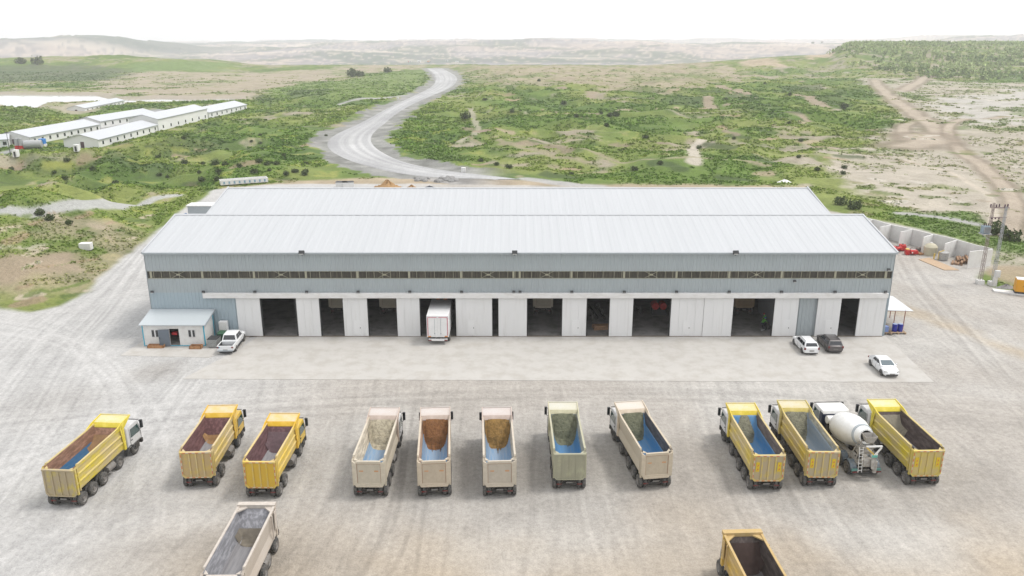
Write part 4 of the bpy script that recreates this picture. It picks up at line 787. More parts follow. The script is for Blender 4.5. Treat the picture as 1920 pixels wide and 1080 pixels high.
for s_ in (-1, 1):
    m = MB()
    for a in (1.1, 2.5): m.prism([(a-.72*math.cos(q), .53+.70*math.sin(q)) for q in np.linspace(.1, math.pi-.1, 9)]+[(a+.66*math.cos(q), .53+.64*math.sin(q)) for q in np.linspace(.1, math.pi-.1, 9)], s_*.72, s_*1.24)
    m.build('mudguard', mat('mudguard_blue_grey', (.12, .16, .2), .6, var=.3, c2=(.3, .28, .25)), mx_)
    m = MB(); m.bb(s_*.72, s_*1.2, .27, .33, .45, .82); m.build('mudflap', mat('mudflap_teal', (.14, .32, .29), .6, var=.2), mx_)
    m = MB(); m.bb(s_*.7, s_*1.2, .2, .255, .5, .6); m.build('tail_light', m_red, mx_)
m = MB(); m.bb(-.72, -.32, .6, 5.5, 1.02, 1.18); m.bb(.32, .72, .6, 5.5, 1.02, 1.18); m.build('subframe', m_cement, mx_)

# ---------------------------------------------------------------- white box truck in the fourth door
bt = thing('box_truck', 'white box truck standing half out of an open door, red tape around its rear', 'box truck', (-8.62, 86.75, 0), R(0))
chassis(bt, .25, 8.2, [1.5, 7.0], [True, False])
m_box = mat('box_white', (.88, .88, .88), .4, var=.02, scale=.6, c2=(.6, .6, .6), c2amt=.2)
m = MB(); m.bb(-1.28, 1.28, .05, 6.3, .95, 3.62); bx_ = m.build('box_body', m_box, bt, bevel=.06)
for s_ in (-1, 1):
    m = MB(); m.bb(s_*.03, s_*1.08, .005, .045, 1.15, 3.35); d = m.build('rear_door', m_box, bx_)
    m = MB(); m.cyl((s_*.35, -.02, 1.2), (s_*.35, -.02, 3.3), .018, n=6); m.bb(s_*.3, s_*.42, -.05, 0, 1.4, 1.5); m.build('handle', m_trim, d)
    m = MB(); m.bb(s_*.8, s_*1.15, -.02, .0, 1.02, 1.13); m.build('indicator', m_orange, bt)
m_pink = mat('red_white_tape', (.6, .12, .18), .5, var=.2)
m = MB()
for s_ in (-1, 1): m.bb(s_*1.10, s_*1.17, -.012, .0, 1.2, 3.35)
m.bb(-1.17, -.1, -.012, 0, 3.38, 3.44); m.bb(.1, 1.17, -.012, 0, 3.38, 3.44); m.build('reflective_tape', m_pink, bx_)
m = MB(); m.bb(-1.1, 1.1, .0, .3, .5, .75); m.build('bumper', m_box, bt, bevel=.03)
for s_ in (-1, 1): m = MB(); m.bb(s_*.75, s_*1.1, -.04, -.005, .55, .68); m.build('rear_lamp', m_red, bt)
make_cab(bt, 6.55, 8.5, 2.9, m_cabwhite)
for s_ in (-1, 1): m = MB(); m.bb(s_*.45-.22, s_*.45+.22, 6.1, 6.35, 3.62, 3.72); m.build('roof_beacon', m_orange, bt)
# ---------------------------------------------------------------- cars
TYc = tyre_mesh(.33, .22, n=20); RMc = rim_mesh(.33, .22)
hubm = MB(); hubm.cyl((-.1, 0, 0), (.08, 0, 0), .08, n=10); HUBc = hubm.mesh('wheel', m_chas)
def paint(name, c, cl=.18): return mat(name, c, cl, var=.015, scale=1, spec=.55, metal=0)
P_white, P_gr = paint('car_white', (.86, .87, .88)), mat('car_grey_brown', (.15, .14, .14), .3, metal=.4, var=.04)
def ring(y_, w, zb, zs, zt, wt): # half profile -> closed ring
    hp = [(w*.86, zb), (w*.98, zb+.12), (w, (zb+zs)/2+.02), (w*.985, zs), (w*.93, zs+.05), (wt*.9, zt-.02), (wt*.5, zt)]
    return [(-a, y_, b_) for a, b_ in hp]+[(a, y_, b_) for a, b_ in hp[::-1]]
def car(label, cat, x_, y_, head, pt, Ln=4.35, W=.88, kind='wagon', group=None):
    """origin at the rear bumper, nose towards +y"""
    t = thing('parked_car' if kind != 'pickup' else 'pickup', label, cat, (x_, y_, .035), R(-head), group); m = MB()
    if kind == 'wagon': st = [(0, .78, .32, .72, .88, .7), (.1, .84, .25, .85, .96, .8), (.6, W, .2, .88, .97, .84), (2.6, W, .2, .87, .95, .84), (3.15, W, .2, .86, .98, .8), (3.8, .85, .22, .78, .90, .76), (4.2, .78, .26, .62, .78, .66), (4.35, .62, .36, .55, .62, .5)]; gh = (.12, .42, 3.3, 2.55, 1.46)
    elif kind == 'coupe': st = [(0, .72, .34, .68, .82, .6), (.12, .82, .28, .84, .92, .72), (.7, W, .2, .86, .93, .8), (2.5, W, .19, .84, .90, .83), (3.0, W, .2, .82, .93, .8), (3.7, .85, .22, .74, .85, .74), (4.1, .78, .25, .6, .72, .62), (4.25, .6, .34, .5, .57, .45)]; gh = (.25, .95, 3.25, 2.3, 1.36)
    else: st = [(0, .88, .5, .92, 1.02, .86), (.1, .92, .45, .98, 1.05, .9), (1.5, .93, .42, 1.0, 1.07, .9), (3.6, .93, .42, 1.0, 1.1, .9), (4.1, .93, .42, 1.0, 1.16, .84), (4.9, .9, .45, .95, 1.08, .8), (5.2, .82, .5, .8, .95, .66)]; gh = (1.62, 1.95, 4.15, 3.45, 1.78)
    body = None
    if kind == 'pickup':
        m.loft([ring(*s_) for s_ in st[2:]]); 
        for s_ in (-1, 1): m.bb(s_*.80, s_*.93, .02, 1.55, .5, 1.05)
        m.bb(-.93, .93, .0, .1, .5, 1.05); m.bb(-.9, .9, .05, 1.55, .45, .58)
    else: m.loft([ring(*s_) for s_ in st])
    body = m.build('body', pt, t, bevel=.03)
    if kind == 'pickup':
        m = MB(); m.bb(-.8, .8, .1, 1.5, .585, .62); m.bb(-.8, -.785, .1, 1.5, .6, 1.03); m.bb(.785, .8, .1, 1.5, .6, 1.03); m.build('load_bed', m_dark, body)
    yb0, yt0, yb1, yt1, zt = gh; zb = .93 if kind != 'pickup' else 1.04; wb_, wt_ = W*.93, W*.74
    ymid = (yt0+yt1)/2
    rings = [[(-wb_, yb0, zb), (wb_, yb0, zb), (wb_, yb1, zb), (-wb_, yb1, zb)], [(-wb_*.985, yb0+.01, zb+.05), (wb_*.985, yb0+.01, zb+.05), (wb_*.985, yb1-.06, zb+.05), (-wb_*.985, yb1-.06, zb+.05)], [(-wt_, yt0, zt-.05), (wt_, yt0, zt-.05), (wt_, yt1, zt-.05), (-wt_, yt1, zt-.05)], [(-wt_*.9, yt0+.12, zt), (wt_*.9, yt0+.12, zt), (wt_*.9, yt1-.15, zt), (-wt_*.9, yt1-.15, zt)]]
    m = MB(); m.loft(rings); cb = m.build('roof_and_pillars', pt, body, bevel=.035)
    def pane(name, pts, off):
        m = MB(); c_ = sum((Vector(p) for p in pts), Vector())/len(pts); n = (Vector(pts[1])-Vector(pts[0])).cross(Vector(pts[-1])-Vector(pts[0])).normalized()
        if n.dot(Vector(off)) < 0: n = -n
        m.add([Vector(p)+n*.012 for p in pts], [tuple(range(len(pts)))]); o = m.build(name, m_glassk if name != 'windscreen' else mat('windscreen_glass', (.09, .13, .15), .08, spec=.9, var=.2), cb); sl = o.modifiers.new('t', 'SOLIDIFY'); sl.thickness = .01
    L3 = lambda a, b_, f: tuple(a[i]+(b_[i]-a[i])*f for i in range(3))
    bl, br, tl, tr_ = (-wb_, yb0, zb+.05), (wb_, yb0, zb+.05), (-wt_, yt0, zt-.05), (wt_, yt0, zt-.05)
    def sub(p00, p10, p11, p01, u0, u1, v0, v1):
        f = lambda u, v: L3(L3(p00, p10, u), L3(p01, p11, u), v); return [f(u0, v0), f(u1, v0), f(u1, v1), f(u0, v1)]
    pane('rear_window', sub(bl, br, tr_, tl, .08, .92, .12, .86), (0, -1, .5))
    fl, fr, gl, gr = (-wb_, yb1-.06, zb+.05), (wb_, yb1-.06, zb+.05), (-wt_, yt1, zt-.05), (wt_, yt1, zt-.05)
    pane('windscreen', sub(fl, fr, gr, gl, .07, .93, .04, .94), (0, 1, .5))
    for s_, a, b_, c_, d in ((-1, bl, fl, gl, tl), (1, br, fr, gr, tr_)):
        if kind == 'wagon': segs = ((.07, .26), (.29, .60), (.63, .90))
        elif kind == 'coupe': segs = ((.30, .62), (.65, .90))
        else: segs = ((.10, .46), (.50, .86))
        for u0_, u1_ in segs: pane('side_window', sub(a, b_, c_, d, u0_, u1_, .1, .86), (s_, 0, .3))
        yw_ = st[-1][0]*.8
        m = MB(); m.box((s_*(W+.08), yb1-.42, zb+.12), (.16, .1, .13)); m.build('mirror', pt, body, bevel=.02)
        zl_ = .76 if kind != 'pickup' else .85
        m = MB(); m.box((s_*(W-.11), .06 if kind != 'pickup' else .0, zl_+.02), (.2, .14, .26 if kind == 'wagon' else .16)); m.build('tail_light', m_red, body, bevel=.02)
        m = MB(); yh = st[-2][0]-.08; m.box((s_*(W-.27), yh, .66 if kind != 'pickup' else .86), (.34, .26, .13), 0, Matrix.Rotation(R(-s_*18), 3, 'Z')); m.build('headlight', m_lens, body, bevel=.02)
        m = MB()
        for u_ in (.34, .62):
            yy = yb0+(yb1-yb0)*u_; m.bb(s_*(W+.002), s_*(W+.012), yy-.01, yy+.01, .35, .88)
        m.build('door_seam', m_dark, body)
        for yy in ((.75, 3.45) if kind != 'pickup' else (1.05, 4.25)):
            m = MB(); r_ = .37 if kind != 'pickup' else .44; m.prism([(yy+r_*math.cos(q), .33+(0 if kind != 'pickup' else .08)+r_*math.sin(q)) for q in np.linspace(-.25, math.pi+.25, 14)], s_*(W-.2), s_*(W+.006)); m.build('wheel_arch', m_dark, body)
            w = wheel(t, s_*(W-.1), yy, False, .33 if kind != 'pickup' else .38, HUBc, TYc, RMc)
            if kind == 'pickup': w.scale = (1.15, 1.15, 1.15)
    m = MB(); m.bb(-.26, .26, -.03, .0, .5, .61); m.bb(-.26, .26, st[-1][0]+.0, st[-1][0]+.03, .4, .5); m.build('number_plate', m_chip, body)
    m = MB(); m.bb(-.6, .6, st[-1][0]-.06, st[-1][0]+.015, .30, .42); m.bb(-.7, .7, .02, .12, .2, .3); m.build('lower_grille', m_dark, body)
    if kind == 'wagon':
        for s_ in (-1, 1): m = MB(); m.cyl((s_*wt_*.88, yt0+.15, zt+.04), (s_*wt_*.88, yt1-.2, zt+.04), .02, n=6); m.build('roof_rail', m_dark, body)
    if kind == 'pickup':
        m = MB(); m.bb(-.78, -.6, -.012, 0, .82, .95); m.build('cyan_sticker', m_cyan, body); m = MB(); m.bb(-.85, .85, -.1, 0, .42, .54); m.build('rear_bumper', m_trim, body, bevel=.02)
        for s_ in (-1, 1): m = MB(); m.bb(s_*.9, s_*1.0, 1.7, 3.6, .4, .46); m.build('side_step', m_dark, body)
    return t
car('white double-cab pickup with an open load bed, nose to the wall beside the site hut', 'pickup', -32.35, 83.7, -2, P_white, W=.92, kind='pickup')
car('white estate car parked tail outwards, left of the grey one', 'car', 33.75, 83.45, 0, P_white, group='cars parked on the apron')
car('dark grey-brown estate car parked beside the white estate car', 'car', 36.65, 83.95, 2, P_gr, group='cars parked on the apron')
car('white hatchback facing the camera, alone near the corner of the apron', 'car', 40.0, 81.35, 181, P_white, Ln=4.25, kind='coupe', group='cars parked on the apron')

# ---------------------------------------------------------------- lean-to canopy and barrels on the right
m_rust = mat('rust_red_post', (.33, .11, .07), .8, var=.2, scale=4)
cp = thing('canopy', 'white sheet lean-to canopy on rust-red posts at the right end of the warehouse', 'canopy', (46.5, 93.5, 0))
m = MB(); top = [(-1.72, -2.1, 2.72), (2.2, -2.1, 2.62), (2.1, 3.2, 2.8), (-1.72, 4.6, 3.0)]; m.add(top+[(a, b_, c_-.05) for a, b_, c_ in top], [(0, 1, 2, 3), (7, 6, 5, 4), (0, 4, 5, 1), (1, 5, 6, 2), (2, 6, 7, 3), (3, 7, 4, 0)])
m.build('roof', mat('canopy_white', (.72, .74, .76), .5, var=.02), cp)
for a, b_ in ((1.35, -1.9), (1.95, 2.9), (-1.5, -1.9), (1.45, .7), (-.4, 2.9)): m = MB(); m.cyl((a, b_, 0), (a, b_, 2.68), .05, n=8); m.build('post', m_rust, cp)
m = MB(); m.cyl((-1.6, -2.0, 2.6), (2.1, -2.0, 2.56), .04, n=6); m.cyl((1.9, -2, 2.56), (1.95, 3, 2.7), .04, n=6); m.build('rail', m_rust, cp)
m_blue = mat('barrel_blue', (.015, .025, .30), .35, var=.1); m_btop = mat('barrel_lid', (.35, .42, .62), .4)
m_pallet = mat('pallet_wood', (.46, .33, .22), .85, var=.2, scale=5)
def pallet(label, x_, y_, w, d, h, z=0, rz=0):
    o = thing('pallet', label, 'pallet', (x_, y_, z), rz)
    for k in range(6): m = MB(); m.bb(-w/2, w/2, -d/2+k*d/6+.02, -d/2+(k+1)*d/6-.03, h-.03, h); m.build('board', m_pallet, o)
    m = MB()
    for q in (-.45, 0, .45): m.bb(w*q-.06, w*q+.06, -d/2, d/2, 0, h-.03)
    m.build('bearer', m_pallet, o)
pallet('wooden pallet under the two front blue barrels', 46.75, 90.75, 1.9, 1.0, .22); pallet('wooden pallet behind, carrying the single blue barrel', 45.7, 93.0, 1.5, 1.2, .35)
pallet('wooden pallet holding the pale blue container next to the wall', 45.35, 90.95, 1.0, 1.0, .14)
for lab, xx, yy, zz in (('left of the two blue barrels at the front of the canopy', 46.45, 90.85, .225), ('right of the two blue barrels at the front of the canopy', 47.12, 90.85, .225), ('blue barrel on the rear pallet beside the wall under the canopy', 45.85, 93.0, .355)):
    o = thing('barrel', lab, 'barrel', (xx, yy, zz), 0, 'blue barrels under the canopy'); m = MB(); m.lathe((0, 0, 0), (0, 0, 1), [(0, .01), (0, .29), (.03, .3), (.3, .29), (.32, .305), (.34, .29), (.6, .29), (.62, .305), (.64, .29), (.9, .3), (.93, .29)], 20); m.build('drum', m_blue, o, True)
    m = MB(); m.cyl((0, 0, .9), (0, 0, .945), .285, n=20); m.build('lid', m_btop, o)
o = MB(); o.bb(-.35, .35, -.3, .3, 0, .75); o = o.build('plastic_container', mat('pale_blue_plastic', (.2, .28, .55), .4, var=.2), None, bevel=.05); o.location = (45.3, 90.9, .145); tag(o, 'pale blue plastic container between the wall and the two barrels', 'container')

# ---------------------------------------------------------------- precast concrete bays
m_conc = mat('precast_concrete', (.80, .79, .77), .85, var=.05, scale=.5, c2=(.62, .60, .57), c2amt=.4, bump=.1)
bays = thing('storage_bays', 'row of white precast concrete storage bays running back from the pylon beside the warehouse', 'storage bays', (0, 0, 0))
back = [(75.4, 121.0), (73.1, 127.2), (71.2, 131.2), (69.4, 134.7), (67.4, 138.4), (65.9, 142.6), (64.6, 147)]
front = [(70.9, 119.4), (69.8, 124.6), (68.3, 128.7), (66.4, 132.8), (64.4, 136.2), (62.8, 140.4), (61.5, 145)]
def wall_seg(a, b_, name, h=2.7, th=.16):
    a, b_ = Vector((*a, 0)), Vector((*b_, 0)); d = b_-a; n = max(1, round(d.length/2)); m = MB(); u = d.normalized(); w = Vector((-u.y, u.x, 0))*th/2
    for k in range(n):
        p, q = a+u*(d.length*k/n+.012), a+u*(d.length*(k+1)/n-.012); hh = h+rng.uniform(-.03, .05)
        m.add([p-w, q-w, q+w, p+w]+[v+Vector((0, 0, hh)) for v in (p-w, q-w, q+w, p+w)], [(3, 2, 1, 0), (4, 5, 6, 7), (0, 1, 5, 4), (1, 2, 6, 5), (2, 3, 7, 6), (3, 0, 4, 7)])
    return m.build(name, m_conc, bays)
for a, b_ in zip(back[:-1], back[1:]): wall_seg(a, b_, 'back_wall')
for a, b_ in zip(back, front):
    d = Vector(a)-Vector(b_); wall_seg(tuple(Vector(b_)), tuple(Vector(a)-d.normalized()*.1), 'partition')
# things lying in the bays
m_redp = mat('red_paint', (.62, .03, .03), .45, var=.15, scale=4, c2=(.25, .03, .02), c2amt=.5)
def attach(label, x_, y_, rz, k=0):
    o = thing('red_attachment', label, 'machine part', (x_, y_, 0), rz, 'red machine parts by the storage bays'); m = MB()
    m.bb(-.9, -.3, -.5, .5, .05, .9); m.cyl((-.2, 0, .5), (.7, 0, .5), .42, n=14); m.cyl((.75, -.5, .55), (.75, .5, .55), .3, n=12); m.build('casing', m_redp, o, bevel=.03)
    m = MB(); m.bb(-.1, .6, -.12, .12, .85, .98); m.cyl((.1, -.6, .45), (.1, .6, .45), .1, n=8); m.build('bracket', m_conc if k else m_dark, o)
    m = MB(); m.bb(-.85, -.35, -.4, .4, .9, 1.0); m.build('cap', yel if k else m_redp, o)
attach('dark red machine part at the back near the warehouse corner', 64.6, 129.7, .4); attach('red machine part with a yellow cap in front of the bays', 66.1, 127.7, -.2, 1); attach('small red machine part against the second partition', 66.2, 130.9, 1.2)
gt = thing('grey_tank', 'cream domed tank standing behind the grey one in the storage bay', 'tank', (69.2, 127.6, 0)); m = MB(); m.lathe((0, 0, 0), (0, 0, 1), [(0, .01), (0, 1.0), (1.4, 1.05), (1.8, .75), (2.0, .3), (2.05, .01)], 24); m.build('shell', mat('cream', (.55, .51, .38), .7, var=.1), gt, True); m = MB(); m.cyl((0, 0, 2.0), (0, 0, 2.15), .2, n=12); m.build('lid', m_conc, gt)
gt = thing('grey_tank', 'small grey tank with pipes on the wooden mat in front of the bays', 'tank', (69.7, 124.4, .1)); m = MB(); m.lathe((0, 0, 0), (0, 0, 1), [(0, .01), (0, .75), (1.2, .78), (1.35, .5), (1.38, .01)], 20); m.build('shell', mat('tank_grey', (.45, .45, .44), .5, var=.2, c2=(.25, .22, .2)), gt, True)
m = MB(); m.cyl((-.9, -.2, 0), (-.9, -.2, 1.3), .06, n=8); m.cyl((-.9, -.2, 1.3), (0, 0, 1.5), .06, n=8); m.cyl((-1.3, .3, .0), (-1.3, .3, .9), .12, n=8); m.build('pipe', yel, gt)
def on_slab(pts, z0, z1): m = MB(); m.prism(pts, z0, z1, axis='z'); return m
o = on_slab([at(1722, 487), at(1742, 484), at(1798, 507), at(1770, 507)], .0, .1).build('timber_mat', mat('timber_mat', (.50, .36, .24), .85, var=.2, scale=2)); tag(o, 'long pinkish timber mat lying on the gravel in front of the bays', 'timber mat')
def logs(label, x_, y_, rz, n, ln, mt, name='timber_stack'):
    o = thing(name, label, 'timber', (x_, y_, 0), rz)
    for i in range(n):
        r_ = rng.uniform(.10, .2); m = MB(); a = rng.uniform(-.2, .2); m.box((rng.uniform(-.2, .2), (i % 4)*.42-.6, .15+(i//4)*.3), (ln*rng.uniform(.75, 1), .34, .24), 0, Matrix.Rotation(a*.4, 3, 'Z')); m.build('beam', mt, o)
m_tim = mat('old_timber', (.36, .22, .13), .85, var=.35, scale=3, c2=(.16, .10, .07), c2amt=.7)
logs('stack of brown timber beams in the nearest storage bay', 72.3, 123.4, R(68), 9, 3.2, m_tim); logs('low orange-brown timber pile between the red parts and the cream tank', 67.7, 128.2, R(30), 4, 1.4, m_pal)
logs('dark scrap timber leaning in the third storage bay', 68.4, 130.4, R(70), 6, 1.8, mat('scrap', (.2, .17, .15), .9, var=.4, scale=4))
logs('brown timber slats in front of the nearest partition', 70.9, 122.2, R(60), 5, 2.6, m_tim)
def heap(label, cat, name, pts_c, rx, ry, h, mt, seed=1, z=0, rz=0):
    m = MB(); nr__, na = 9, 26; rows = []
    for j in range(nr__):
        f = j/(nr__-1); rows.append([((rx*f)*math.cos(q)*(1+.18*math.sin(3*q+seed)+.1*math.sin(7*q+seed*2)), (ry*f)*math.sin(q)*(1+.18*math.sin(3*q+seed)), -.12+h*(1-f)**.9*(1+.25*math.sin(5*q+seed*3+f*6))+(.1*h*math.sin(9*q+j*2.1) if 0 < j < nr__-1 else 0)) for q in np.linspace(0, 2*math.pi, na, endpoint=False)])
    m.loft(rows, caps=False); o = m.build(name, mt, None, True); o.location = (*pts_c, z); o.rotation_euler = (0, 0, rz); return tag(o, label, cat)
m_gr = mat('grey_chippings', (.30, .29, .29), .95, var=.3, scale=4, bump=.6, bscale=9)
heap('low heap of grey chippings in the bay behind the warehouse corner', 'stone heap', 'gravel_heap', (64.6, 134.0), 2.0, 1.6, .5, m_gr, 2)
# ---------------------------------------------------------------- lattice pylon with transformer
m_galv = mat('galvanised', (.42, .43, .44), .5, var=.15, scale=4); m_rl = mat('rusty_lattice', (.33, .26, .24), .7, var=.25, scale=5)
py = thing('lattice_pylon', 'two-legged lattice pylon carrying a grey transformer, beside the end of the concrete bays', 'pylon', (69.0, 110.9, 0))
m_ins = mat('insulator', (.08, .03, .05), .4)
for xo, yo, wd, mt_, hh in ((-.7, .35, .40, m_rl, 12.0), (.7, -.35, .38, m_galv, 11.6)):
    m = MB(); h2 = wd/2
    for a, b_ in ((-1, -1), (1, -1), (1, 1), (-1, 1)): m.cyl((xo+a*h2, yo+b_*h2, 0), (xo+a*h2*.55, yo+b_*h2*.55, hh), .032, n=4)
    m.build('leg', mt_, py); m = MB(); nb = 15
    for k in range(nb):
        z0_, z1_ = hh*k/nb, hh*(k+1)/nb; f0, f1 = h2*(1-.45*k/nb), h2*(1-.45*(k+1)/nb)
        cs = [(-1, -1), (1, -1), (1, 1), (-1, 1)]
        for i in range(4):
            p, q = (cs[i], cs[(i+1) % 4]) if k % 2 else (cs[(i+1) % 4], cs[i]); m.cyl((xo+p[0]*f0, yo+p[1]*f0, z0_), (xo+q[0]*f1, yo+q[1]*f1, z1_), .016, n=4)
    m.build('lattice', mt_, py); m = MB(); m.box((xo, yo, .3), (.9, .9, .6)); m.build('footing', m_conc, py)
m = MB(); m.bb(-1.3, 1.3, -.2, -.1, 11.3, 11.42); m.bb(-1.3, 1.3, .1, .2, 11.3, 11.42); m.bb(-1.2, 1.2, -.08, .08, 9.9, 10.0); m.build('crossarm', m_rl, py)
for k in range(5):
    m = MB(); m.lathe((-1.2+k*.6, (-.15 if k % 2 else .2), 11.42), (0, 0, 1), [(0, .03), (.08, .14), (.16, .06), (.24, .15), (.32, .06), (.4, .12), (.46, .02)], 10); m.build('insulator', m_ins, py)
for k in range(3): m = MB(); m.lathe((-.9+k*.5, 0, 9.7), (0, -.5, 1), [(0, .03), (.08, .12), (.16, .05), (.24, .12), (.3, .02)], 8); m.build('insulator', m_ins, py)
m = MB(); m.bb(-2.1, -.7, -.45, .55, 7.55, 7.65); m.cyl((-2.05, 0, 7.6), (-.8, 0, 6.8), .05, n=6); m.build('platform', m_galv, py)
m = MB(); m.bb(-1.95, -.95, -.35, .45, 7.65, 8.75); tr2 = m.build('transformer', mat('transformer_grey', (.28, .36, .42), .5, var=.1), py, bevel=.05)
for k in range(7): m = MB(); m.bb(-1.88+k*.14, -1.84+k*.14, -.5, -.35, 7.8, 8.6); m.build('cooling_fin', m_galv, tr2)
for k in range(3): m = MB(); m.lathe((-1.75+k*.3, .05, 8.75), (0, 0, 1), [(0, .04), (.1, .1), (.2, .05), (.3, .09), (.36, .02)], 8); m.build('bushing', m_ins, tr2)
m = MB(); m.bb(.55, 1.25, -1.05, -.6, 1.35, 2.35); m.build('meter_cabinet', mat('cabinet_white', (.70, .70, .70), .4, var=.02), py, bevel=.03)
m = MB(); m.bb(.5, 1.0, -1.0, -.65, 0, 1.35); m.build('cabinet_plinth', m_conc, py)
# generator on its slab
o = on_slab([(68.0, 107.1), (68.4, 108.3), (76.5, 104.6), (76.3, 102.9)], -.1, .22).build('generator_slab', m_conc); tag(o, 'thin white concrete slab under the yellow generator at the right edge', 'slab')
g = thing('generator', 'yellow-orange enclosed generator with a pale roof at the right edge', 'generator', (72.2, 105.9, .22), R(-22)); m_gen = mat('generator_orange', (.78, .36, .01), .4, var=.05, c2=(.6, .35, .1), c2amt=.3)
m = MB(); m.bb(-1.9, 1.9, -.75, .75, .25, 2.0); c_ = m.build('enclosure', m_gen, g, bevel=.06)
for q in (-1.35, -.35, .65): m = MB(); m.bb(q-.4, q+.45, -.775, -.75, .4, 1.85); d = m.build('door', m_gen, c_, bevel=.01); m = MB(); m.bb(q+.3, q+.36, -.81, -.775, 1.05, 1.2); m.build('handle', m_dark, d)
m = MB(); m.bb(-1.85, 1.85, -.7, .7, 2.0, 2.07); m.build('roof', m_hutw, g); m = MB(); m.bb(-1.9, 1.9, -.7, .7, 0, .25); m.build('base_frame', m_dark, g)
heap('heap of grey rubble and broken blocks by the foot of the pylon', 'rubble', 'rubble_heap', (71.0, 109.2), 1.6, .9, .6, m_gr, 5)

# ---------------------------------------------------------------- behind and left of the hall
o = MB(); o.bb(-.9, .9, -.6, .6, 0, 1.15); o = o.build('concrete_block', m_conc, None, bevel=.05); bx, by = on(162, 467); o.location = (bx, by, hz(bx, by)-.1); o.rotation_euler = (0, 0, .1); tag(o, 'grey square concrete block alone on the left bank', 'concrete block')
X_, Y_ = on(458, 345); ls_ = thing('long_trough', 'long white open trough lying on the grass behind the warehouse', 'trough', (X_, Y_, hz(X_, Y_)+.3), math.atan2(196.42-191.91, -60.9+70.19))
m = MB(); 
for yy in (-1.2, 1.2): m.bb(-5.6, 5.6, yy-.06, yy+.06, 0, 1.0)
m.bb(-5.6, -5.45, -1.2, 1.2, 0, 1.0); m.bb(5.45, 5.6, -1.2, 1.2, 0, 1.0); m.bb(-5.5, 5.5, -1.15, 1.15, 0, .1); m.build('shell', m_hutw, ls_)
m = MB(); m.bb(-5.65, 5.65, -1.3, -1.15, .95, 1.1); m.bb(-5.65, 5.65, 1.15, 1.3, .95, 1.1); m.build('rim', m_drum, ls_)
for i in range(9): m = MB(); m.bb(-5+i*1.2, -4.6+i*1.2, -1.29, -1.26, .2, .8); m.build('blue_panel', mat('faded_blue', (.25, .4, .52), .6), ls_)
ct = thing('white_shed', 'white flat-roofed shed just showing behind the left end of the warehouse', 'shed', (-46.2, 118.5, 0)); m = MB(); m.bb(-2.2, 2.4, -1.3, 1.3, 0, 9.1-5.9); m.build('wall', m_trim, ct); m = MB(); m.bb(-2.4, 2.6, -1.5, 1.5, 3.2, 3.4); m.build('roof', m_drum, ct); ct.location = (-60.8, 153.5, 0)
tp = heap('crumpled blue tarpaulin over a pile behind the left end of the warehouse', 'tarpaulin', 'blue_tarpaulin', (-63.5, 152.5), 2.3, 1.8, 1.6, mat('tarp_blue', (.12, .25, .55), .5, var=.2), 3)
for i, (px, py_, rx, ry, h, c_, lab) in enumerate([(727, 352, 3.4, 2.6, 1.9, (.42, .26, .12), 'taller orange-brown sand heap behind the warehouse roof'), (772, 354, 2.0, 1.8, 1.1, (.42, .26, .13), 'small orange sand heap right of the taller one'), (806, 355, 3.4, 2, 1.0, (.14, .15, .17), 'dark slate-coloured gravel heap behind the warehouse roof')]):
    X_, Y_ = on(px, py_); heap(lab, 'sand heap', 'sand_heap', (X_, Y_), rx, ry, h, mat('heap_%d' % i, c_, .95, var=.2, scale=1, bump=.5, bscale=3), i, hz(X_, Y_)-.2)
for i, (px, py_, lab) in enumerate([(641, 351, 'white crate with dark top behind the warehouse roof, left of the heaps'), (653, 351, 'low pale crate beside the white one behind the warehouse roof')]):
    X_, Y_ = on(px, py_); o = thing('site_crate', lab, 'crate', (X_, Y_, hz(X_, Y_)), .3*i); m = MB(); m.bb(-1.3, 1.3, -.8, .8, 0, 1.3); m.build('box', m_hutw, o, bevel=.03); m = MB(); m.bb(-1.35, 1.35, -.85, .85, 1.3, 1.4); m.build('lid', m_dark, o)
# boulders at the bend of the haul road
m_rock = mat('grey_rock', (.30, .295, .29), .9, var=.3, scale=1.5, bump=.5)
for i in range(26):
    px = rng.uniform(775, 860); py_ = rng.uniform(335, 341); X_, Y_ = on(px, py_); m = MB(); r_ = rng.uniform(.45, 1.15)
    bmx = bmesh.new(); bmesh.ops.create_icosphere(bmx, subdivisions=2, radius=r_)
    for v in bmx.verts: v.co *= 1+.28*math.sin(v.co.x*3.1/r_+i)*math.sin(v.co.y*2.7/r_+i*2); v.co.z *= .7
    me = bpy.data.meshes.new('boulder'); bmx.to_mesh(me); bmx.free(); me.materials.append(m_rock); o = bpy.data.objects.new('boulder', me); col.objects.link(o); o.location = (X_, Y_, hz(X_, Y_)+.1)
    tag(o, 'grey boulder in the line of rocks beside the haul road bend', 'boulder', 'boulders beside the haul road bend')
